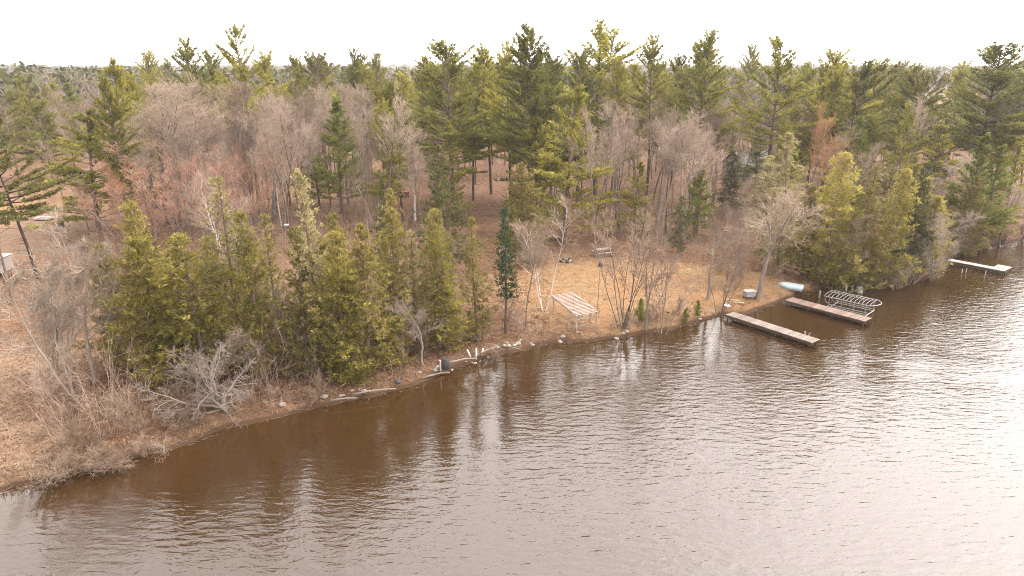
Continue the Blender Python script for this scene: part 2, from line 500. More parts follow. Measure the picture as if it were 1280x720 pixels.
MAT['hemlock'] = m_foliage('hemlock_needles', (.05, .056, .02), (.11, .11, .034), (.19, .175, .06), .4)
MAT['spruce'] = m_foliage('spruce_needles', (.018, .036, .014), (.042, .07, .024), (.085, .12, .038), .3)
MAT['bark_pine'] = m_bark('pine_bark', (.06, .042, .034), (.17, .125, .10), 8)
MAT['bark_cedar'] = m_bark('cedar_bark', (.08, .055, .042), (.2, .15, .12), 8)
MAT['bark_grey'] = m_bark('grey_bark', (.08, .062, .052), (.22, .18, .152), 6)
MAT['bark_pale'] = m_bark('pale_bark', (.15, .12, .10), (.30, .255, .22), 5)
MAT['bark_birch'] = m_bark('birch_bark', (.42, .375, .345), (.60, .56, .52), 4, .4, .1, patches=(.06, .05, .045))
MAT['bark_brown'] = m_bark('orange_brown_bark', (.13, .075, .04), (.33, .19, .09), 6)
MAT['twig'] = m_bark('grey_twigs', (.19, .137, .104), (.375, .29, .23), 2)
MAT['twig_tan'] = m_bark('tan_twigs', (.21, .15, .11), (.40, .31, .24), 2)
MAT['twig_red'] = m_bark('red_budded_twigs', (.215, .105, .072), (.36, .20, .145), 2)
MAT['twig_pale'] = m_bark('pale_twigs', (.16, .12, .09), (.30, .24, .19), 2)
MAT['bark_white'] = m_bark('bleached_bark', (.20, .165, .14), (.34, .295, .255), 5)
MAT['twig_white'] = m_bark('bleached_twigs', (.15, .118, .095), (.27, .222, .188), 2)
MAT['twig_brush'] = m_bark('brush_twigs', (.115, .077, .052), (.235, .17, .122), 2)
MAT['twig_birch'] = m_bark('birch_twigs', (.19, .13, .092), (.35, .258, .195), 2)
MAT['twig_rust'] = m_bark('rusty_twigs', (.24, .12, .06), (.42, .24, .13), 2)


def unit(v):
    n = math.sqrt(v[0] * v[0] + v[1] * v[1] + v[2] * v[2]) or 1e-9
    return (v[0] / n, v[1] / n, v[2] / n)


def polyline(rnd, p, d, L, n, bend, up=0.0):
    pts = [p]
    for _ in range(n):
        d = unit((d[0] + rnd.gauss(0, bend), d[1] + rnd.gauss(0, bend), d[2] + rnd.gauss(0, bend) + up))
        p = (p[0] + d[0] * L / n, p[1] + d[1] * L / n, p[2] + d[2] * L / n)
        pts.append(p)
    return pts, d


def at(pts, s):
    n = len(pts) - 1
    k = min(int(s * n), n - 1); f = s * n - k
    a, b = pts[k], pts[k + 1]
    return tuple(a[i] + (b[i] - a[i]) * f for i in range(3)), unit(tuple(b[i] - a[i] for i in range(3)))


def perp(rnd, d, ang):
    r = unit((rnd.gauss(0, 1), rnd.gauss(0, 1), rnd.gauss(0, 1)))
    k = sum(r[i] * d[i] for i in range(3))
    r = unit(tuple(r[i] - k * d[i] for i in range(3)))
    c, s = math.cos(ang), math.sin(ang)
    return tuple(d[i] * c + r[i] * s for i in range(3))


def segs_of(pts, r0, r1):
    n = len(pts) - 1
    return [(*pts[i], r0 + (r1 - r0) * i / n, *pts[i + 1], r0 + (r1 - r0) * (i + 1) / n) for i in range(n)]


class Proto:
    def __init__(s, H, W, trunk, crown): s.H, s.W, s.trunk, s.crown = H, W, trunk, crown


PR = {}


def finish(name, H, W, tsegs, tmat, crown_me, tsides=6):
    V, F = tubes(tsegs, tsides)
    tm = mesh_np('trunk', V, F, tmat, True)
    return Proto(H, W, tm, crown_me)


# ---- bare broadleaf
def bare(seed, H=15, stems=1, spread=.42, base=.35, n1=17, n2=9, n3=6, bend=.05, ang=(30, 60), up=.10, rt=None, tb='bark_grey', tw='twig',
         lean=(0, 0), stemspread=.12, len1=.34, tip=.0075, up2=.03, fine=True):
    rnd = random.Random(seed)
    thick, thin = [], []
    rt = rt or H * .0105
    for sidx in range(stems):
        h = H * (1 if sidx == 0 else rnd.uniform(.68, 1.0))
        d0 = unit((lean[0] + rnd.gauss(0, stemspread) * (stems > 1), lean[1] + rnd.gauss(0, stemspread) * (stems > 1), 1))
        p0 = (rnd.gauss(0, .12) * (stems > 1), rnd.gauss(0, .12) * (stems > 1), -.15)
        pts, _ = polyline(rnd, p0, d0, h, 10, bend, .02)
        r_s = rt / (stems ** .4)
        thick += segs_of(pts, r_s, r_s * .12)
        c1 = max(5, int(n1 / (stems ** .45)))
        for i in range(c1):
            s = base + (1 - base) * ((i + rnd.random()) / c1) ** .9
            s = min(s, .985)
            p, d = at(pts, s)
            L1 = h * len1 * (1.12 - .75 * ((s - base) / (1 - base))) * rnd.uniform(.6, 1.25)
            d1 = perp(rnd, d, R(rnd.uniform(*ang)))
            b1, _ = polyline(rnd, p, d1, L1, 6, bend * 1.9, up)
            r1 = max(r_s * (1 - s) * .55, .016)
            thick += segs_of(b1, r1, r1 * .3)
            for j in range(n2):
                s2 = .15 + .84 * (j + rnd.random()) / n2
                q, e = at(b1, min(s2, .99))
                L2 = L1 * rnd.uniform(.28, .55) * (1.15 - .6 * s2)
                d2 = perp(rnd, e, R(rnd.uniform(25, 60)))
                b2, _ = polyline(rnd, q, d2, L2, 4, bend * 2.4, up * .8 + up2)
                thin += segs_of(b2, max(r1 * .34, tip * 1.9), tip * 1.2)
                for k in range(n3):
                    s3 = .1 + .88 * (k + rnd.random()) / n3
                    q3, e3 = at(b2, min(s3, .99))
                    L3 = L2 * rnd.uniform(.3, .65) + .1
                    d3 = perp(rnd, e3, R(rnd.uniform(20, 55)))
                    b3, e4 = polyline(rnd, q3, d3, L3, 2, bend * 2.4, up2 + .03)
                    thin += segs_of(b3, tip * 1.25, tip * .7)
                    if fine:
                        for m in range(2):
                            q4, e5 = at(b3, rnd.uniform(.2, .9))
                            d4 = perp(rnd, e5, R(rnd.uniform(20, 50)))
                            L4 = L3 * rnd.uniform(.35, .7)
                            thin.append((*q4, tip, q4[0] + d4[0] * L4, q4[1] + d4[1] * L4, q4[2] + d4[2] * L4 + .04, tip * .6))
    V, F = tubes(thin, 3)
    cm = mesh_np('crown', V, F, MAT[tw], True)
    W = float(np.percentile(np.abs(V[:, :2]), 97)) * 2
    Hm = float(V[:, 2].max())
    return finish('bare', Hm, W, thick, MAT[tb], cm, 6)


# ---- pines
def pine(seed, H=24, R0=5.6, cb=.30, mat='pine', gap=.2, step=.52, up_top=60, low=0, nb=(3, 6), tuft=.34, dead=8, prof='white', bend=.012, fork=False, tuftn=7, wid=.085):
    rnd = random.Random(seed); rng = np.random.RandomState(seed)
    tr, P, Dv = [], [], []
    stems = [(0.0, H, (0, 0, -.2), (0, 0, 1))]
    pts, _ = polyline(rnd, (0, 0, -.2), (0, 0, 1), H + .2, 14, bend, .03)
    tr += segs_of(pts, H * .0085 + .03, .025)
    lines = [(pts, cb, 1.0)]
    if fork:
        p, d = at(pts, .62)
        a = rnd.uniform(0, 6.28)
        p2, _ = polyline(rnd, p, unit((math.cos(a) * .35, math.sin(a) * .35, 1)), H * .36, 8, .02, .08)
        tr += segs_of(p2, H * .007, .03); lines.append((p2, .25, .7))
    for pts, c0, k0 in lines:
        z = c0
        Ht = H * (1 if k0 == 1 else .36)
        while z < .985:
            t = (z - c0) / (1 - c0)
            if prof == 'white': f = (.7 + 1.5 * t if t < .2 else 1.0 - .74 * ((t - .2) / .8) ** 1.05)
            elif prof == 'cone': f = 1.02 - .93 * t
            else: f = math.sqrt(max(.05, 1 - (2 * t - .85) ** 2 * .8)) if t < .98 else .3
            for b in range(rnd.randint(*nb)):
                if rnd.random() < gap: continue
                p, d = at(pts, min(.99, z + rnd.uniform(-.012, .012)))
                L = R0 * k0 * f * rnd.uniform(.55, 1.18)
                if rnd.random() < .08: L *= 1.3
                a = rnd.uniform(0, 6.283)
                el = R(low + (up_top - low) * t ** 1.15 + rnd.gauss(0, 7))
                dv = (math.cos(a) * math.cos(el), math.sin(a) * math.cos(el), math.sin(el))
                bp_, _ = polyline(rnd, p, dv, L, 5, .05, .055)
                tr += segs_of(bp_, .02 + .011 * L, .012)
                ns = max(3, int(L / .38))
                for s_ in range(ns):
                    s = .24 + .76 * (s_ + rnd.random()) / ns
                    q, e = at(bp_, min(s, .99))
                    P.append(q); Dv.append((e[0], e[1], e[2] + .6))
                    sl = (.10 + .34 * (1 - .35 * t) * L * (1.05 - s)) * rnd.uniform(.6, 1.2)
                    side = 1 if s_ % 2 else -1
                    hx, hy = -e[1] * side, e[0] * side
                    sd = unit((e[0] + hx * .9, e[1] + hy * .9, e[2] + .18 + rnd.gauss(0, .12)))
                    m = max(2, int(sl / .26) + 1)
                    for i in range(m):
                        w = (i + .5) / m * sl
                        P.append((q[0] + sd[0] * w, q[1] + sd[1] * w, q[2] + sd[2] * w)); Dv.append((sd[0], sd[1], sd[2] + .45))
                q, e = at(bp_, .99)
                P.append(q); Dv.append((e[0], e[1], e[2] + .3))
            z += step / Ht * rnd.uniform(.7, 1.3)
    for _ in range(dead):                                   # dead lower limbs
        p, d = at(lines[0][0], rnd.uniform(.12, cb + .05)); a = rnd.uniform(0, 6.28)
        b, _ = polyline(rnd, p, (math.cos(a), math.sin(a), rnd.uniform(-.1, .25)), rnd.uniform(.8, 2.4), 4, .12, 0)
        tr += segs_of(b, .03, .008)
    V, F = diamonds(P, Dv, tuft, wid, rng, .42, tuftn, .07)
    return finish('pine', H, R0 * 2, tr, MAT['bark_pine'], mesh_np('crown', V, F, MAT[mat]), 5)


# ---- cedars, hemlock, spruce
def cone(seed, H=11, R0=2.2, mat='cedar', base=.03, nbr=165, droop=-.05, up=.10, power=.8, leaf=.23, lw=.075, lobes=.45, leafn=11, dens=.125, bark='bark_cedar', spread=.5, start=.22, twin=0.0, el0=.05, irr=(.5, 1.22)):
    rnd = random.Random(seed); rng = np.random.RandomState(seed)
    tr, P, Dv = [], [], []
    tops = [((0, 0), H)]
    if twin: tops.append(((R0 * twin, R0 * .2), H * .82))
    ph = [rnd.uniform(0, 6.28) for _ in range(4)]
    for (ox, oy), h in tops:
        pts, _ = polyline(rnd, (ox * .3, oy * .3, -.15), unit((ox / h * .7, oy / h * .7, 1)), h + .15, 10, .012, .02)
        tr += segs_of(pts, h * .012 + .03, .012)
        for i in range(nbr):
            t = base + (1 - base) * (i + rnd.random()) / nbr
            a = rnd.uniform(0, 6.283)
            lob = 1 + lobes * (math.sin(3 * a + ph[0] + 7 * t) * .5 + math.sin(2 * a - 9 * t + ph[1]) * .5)
            f = (1 - t) ** power * min(1, .45 + (t - base) * 4.5)
            L = R0 * max(f, .03) * lob * rnd.uniform(*irr) + .12
            p, d = at(pts, min(t, .99))
            el = el0 + .55 * t + rnd.gauss(0, .12) + droop
            bp_, _ = polyline(rnd, p, (math.cos(a) * math.cos(el), math.sin(a) * math.cos(el), math.sin(el)), L, 4, .07, up)
            tr += segs_of(bp_, .012 + .008 * L, .006)
            m = max(2, int(L * (1 - start) / dens))
            for k in range(m):
                s = start + (1 - start) * (k + rnd.random()) / m
                q, e = at(bp_, min(s, .99))
                wv = .28 * L * (1.1 - s) + .06
                off = (rnd.gauss(0, wv), rnd.gauss(0, wv), rnd.gauss(0, wv * .45))
                P.append((q[0] + off[0], q[1] + off[1], q[2] + off[2]))
                Dv.append((e[0] + off[0] * .8, e[1] + off[1] * .8, e[2] + .35))
        P.append(at(pts, .99)[0]); Dv.append((0, 0, 1))
    V, F = diamonds(P, Dv, leaf, lw, rng, spread, leafn, .05)
    return finish('cone', H, R0 * 2, tr, MAT[bark], mesh_np('crown', V, F, MAT[mat]), 5)


PR['white_pine'] = [pine(11), pine(12, gap=.18, R0=6.0, step=.6), pine(13, fork=True, cb=.36, R0=5.4), pine(14, cb=.22, R0=6.0, mat='pine_dark'),
                    pine(15, cb=.4, R0=5.4, gap=.18), pine(16, cb=.28, R0=5.6, mat='pine_dark', fork=True)]
PR['sparse_pine'] = [pine(21, cb=.42, R0=4.8, gap=.35, step=.6, up_top=66, low=10), pine(22, cb=.42, R0=4.6, gap=.35, step=.6, fork=True, up_top=68, low=15)]
PR['young_pine'] = [pine(31, H=15, R0=3.6, cb=.14, mat='pine_bright', prof='cone', up_top=62, low=14, gap=.15, step=.55, dead=3),
                    pine(32, H=15, R0=4.0, cb=.12, mat='pine', prof='cone', up_top=58, low=6, gap=.2, step=.55, dead=3)]
PR['red_pine'] = [pine(41, H=16, R0=5.2, cb=.42, mat='redpine', prof='round', up_top=45, low=-8, gap=.25, step=.6, tuft=.34, wid=.12, dead=14, bend=.03),
                  pine(42, H=16, R0=4.6, cb=.48, mat='redpine', prof='round', up_top=50, low=-5, gap=.3, step=.7, tuft=.34, wid=.12, dead=10)]
PR['cedar_tree'] = [cone(51), cone(52, R0=2.6, twin=.7, power=.7), cone(53, mat='cedar_olive', R0=2.3, lobes=.5, irr=(.5, 1.25)), cone(54, R0=2.0, power=.9, mat='cedar_olive', nbr=110), cone(55, R0=2.5, power=.65, lobes=.5, irr=(.55, 1.2))]
PR['pale_cedar'] = [cone(61, mat='cedar_pale', R0=1.9, nbr=130, dens=.17, lobes=.5, irr=(.45, 1.3)), cone(62, mat='cedar_pale', R0=2.1, nbr=120, dens=.17, lobes=.6, power=.7, irr=(.4, 1.3))]
PR['hemlock_tree'] = [cone(71, mat='hemlock', R0=2.4, base=.1, nbr=110, droop=-.2, up=.02, bark='bark_pine', lobes=.4, power=.7, irr=(.5, 1.25)), cone(72, mat='hemlock', R0=2.1, base=.12, droop=-.2, up=.02, bark='bark_pine', lobes=.5)]
PR['spruce_tree'] = [cone(81, mat='spruce', H=11, R0=1.5, base=.3, nbr=120, droop=-.4, up=.06, power=.95, leaf=.22, lw=.06, lobes=.15, bark='bark_pine', start=.1, irr=(.75, 1.1))]
PR['bare_tree'] = [bare(101, base=.5, n1=14, len1=.28), bare(102, n1=16, ang=(25, 45), base=.52, len1=.28), bare(103, base=.55, ang=(28, 52), len1=.26), bare(104, n1=14, bend=.07, base=.45, len1=.3), bare(105, stems=2, n2=8, stemspread=.16, ang=(22, 45)),
                   bare(106, base=.55, n1=14, len1=.27)]
PR['tan_bare_tree'] = [bare(111, tw='twig_tan', ang=(18, 38), base=.3, n1=22, len1=.4, up=.14), bare(112, tw='twig_tan', stems=3, ang=(18, 38), base=.3, up=.14, n2=8), bare(113, tw='twig_tan', ang=(20, 42), base=.38, n1=22)]
PR['red_maple'] = [bare(121, tw='twig_red', n1=12, n2=6, n3=5, stems=3, ang=(20, 42), base=.25, up=.12, lean=(-.12, 0), H=12), bare(122, tw='twig_red', stems=4, ang=(20, 45), base=.25, up=.12, H=12, n1=12, n2=6, n3=5)]
PR['rust_tree'] = [bare(131, tw='twig_rust', ang=(25, 45), base=.4, H=14)]
PR['birch_tree'] = [bare(141, tb='bark_birch', tw='twig_birch', stems=2, ang=(22, 40), base=.4, stemspread=.09, H=12, rt=.085), bare(142, tb='bark_birch', tw='twig_birch', stems=3, ang=(22, 40), base=.4, stemspread=.12, H=12, rt=.09, n2=8),
                    bare(143, tb='bark_birch', tw='twig_birch', stems=1, ang=(25, 45), base=.45, H=12, rt=.085)]
PR['pale_tree'] = [bare(151, tb='bark_pale', tw='twig_pale', stems=3, base=.2, ang=(30, 65), bend=.09, H=9, stemspread=.2), bare(152, tb='bark_pale', tw='twig_pale', stems=1, base=.35, ang=(35, 75), bend=.09, H=9, len1=.42, rt=.16),
                   bare(153, tb='bark_pale', tw='twig_pale', stems=4, base=.15, ang=(35, 70), bend=.12, H=6, stemspread=.5, up=.04, up2=0)]
PR['fallen_tree'] = [bare(157, tb='bark_white', tw='twig_white', stems=5, base=.2, ang=(30, 65), bend=.13, H=6, n1=22, n2=6, n3=4, len1=.45, rt=.2, stemspread=.38, up=.0, up2=0, fine=False, tip=.011)]
PR['leaning_tree'] = [bare(161, tb='bark_pale', tw='twig_tan', stems=1, base=.4, ang=(35, 65), bend=.06, H=11, len1=.45, rt=.18, lean=(.16, 0))]
PR['stem_clump'] = [bare(171, tw='twig_birch', stems=8, base=.35, ang=(15, 35), bend=.03, H=9, stemspread=.13, n1=11, n2=4, n3=4, len1=.26, rt=.065), bare(172, tw='twig_birch', stems=6, base=.35, ang=(15, 35), bend=.03, H=9, stemspread=.16, n1=11, n2=4, n3=4, len1=.24, rt=.06)]
PR['bare_shrub'] = [bare(181, stems=9, base=.12, ang=(25, 60), bend=.1, H=2.2, stemspread=.45, n1=16, n2=5, n3=4, len1=.5, rt=.035, tip=.006, tb='twig_brush', tw='twig_brush', fine=False),
                    bare(182, stems=9, base=.1, ang=(25, 65), bend=.12, H=2.2, stemspread=.6, n1=16, n2=5, n3=4, len1=.5, rt=.035, tip=.006, tb='twig_brush', tw='twig_brush', fine=False),
                    bare(183, stems=7, base=.1, ang=(25, 60), bend=.1, H=2.2, stemspread=.45, n1=15, n2=5, n3=4, len1=.5, rt=.03, tip=.006, tb='twig_brush', tw='twig_birch', fine=False)]
PR['snag'] = [bare(191, tb='bark_pale', tw='twig_pale', stems=1, base=.25, n1=12, n2=5, n3=3, ang=(45, 80), bend=.1, H=6, len1=.4, rt=.13, up=0, up2=0)]
PR['young_fir'] = [cone(86, mat='pine_bright', H=3, R0=.8, base=.04, nbr=60, leaf=.18, lw=.06, dens=.09, bark='bark_pine', power=.9)]
# ------------------------------------------------------------------ placing trees
CAT = {'white_pine': 'pine tree', 'sparse_pine': 'pine tree', 'young_pine': 'pine tree', 'red_pine': 'pine tree', 'cedar_tree': 'cedar tree', 'pale_cedar': 'cedar tree',
       'hemlock_tree': 'hemlock tree', 'spruce_tree': 'spruce tree', 'bare_tree': 'bare tree', 'tan_bare_tree': 'bare tree', 'red_maple': 'maple tree', 'rust_tree': 'bare tree',
       'birch_tree': 'birch tree', 'fallen_tree': 'dead tree', 'pale_tree': 'bare tree', 'leaning_tree': 'bare tree', 'stem_clump': 'bare tree', 'bare_shrub': 'shrub', 'snag': 'dead tree', 'young_fir': 'young fir'}
NAME = {'sparse_pine': 'white_pine', 'young_pine': 'white_pine', 'pale_cedar': 'cedar_tree', 'tan_bare_tree': 'bare_tree', 'red_maple': 'maple_tree', 'rust_tree': 'bare_tree',
        'pale_tree': 'bare_tree', 'leaning_tree': 'bare_tree', 'stem_clump': 'bare_tree', 'snag': 'dead_tree', 'fallen_tree': 'dead_tree'}
placed = []          # (x, y, kind)
lrnd = random.Random(77)


def plant(kind, var, x, y, H, wid, label, group, rot=None, lean=None, z=None):
    p = PR[kind][var % len(PR[kind])]
    z = gz(x, y) if z is None else z
    rot = lrnd.uniform(0, 6.28) if rot is None else rot
    o = empty(NAME.get(kind, kind), (x, y, z), rot)
    s = H / p.H
    w = s if wid is None else min(max(wid / p.W, .35 * s), 2.2 * s)
    o.scale = (w, w, s)
    if lean: o.rotation_euler = (lean[1], lean[0], rot)
    tag(o, label, CAT[kind], group)
    link('trunk', p.trunk, o); link('crown', p.crown, o)
    placed.append((x, y, kind))
    return o


def hero(kind, var, px, b, top, wpx, label, group, rot=None, lean=None):
    if b > 0:
        q = on_ground(px, b); x, y = q[0], q[1]
    else:
        y = -b; zt = 2.5 + .55 * (z_at(y, top) - 2.5)
        f = y * CP - (zt - CAM_H) * SP
        x = (px - 640) / FPX * f
    z0 = gz(x, y)
    H = max(z_at(y, top) - z0, .5)
    wid = None
    if wpx: wid = (1.25 if kind == 'red_pine' else 1.8 if kind == 'young_pine' else 1.5 if 'pine' in kind else 1.2) * wpx * (y * CP - (z0 + H * .5 - CAM_H) * SP) / FPX
    return plant(kind, var, x, y, H, wid, label, group, rot, lean)


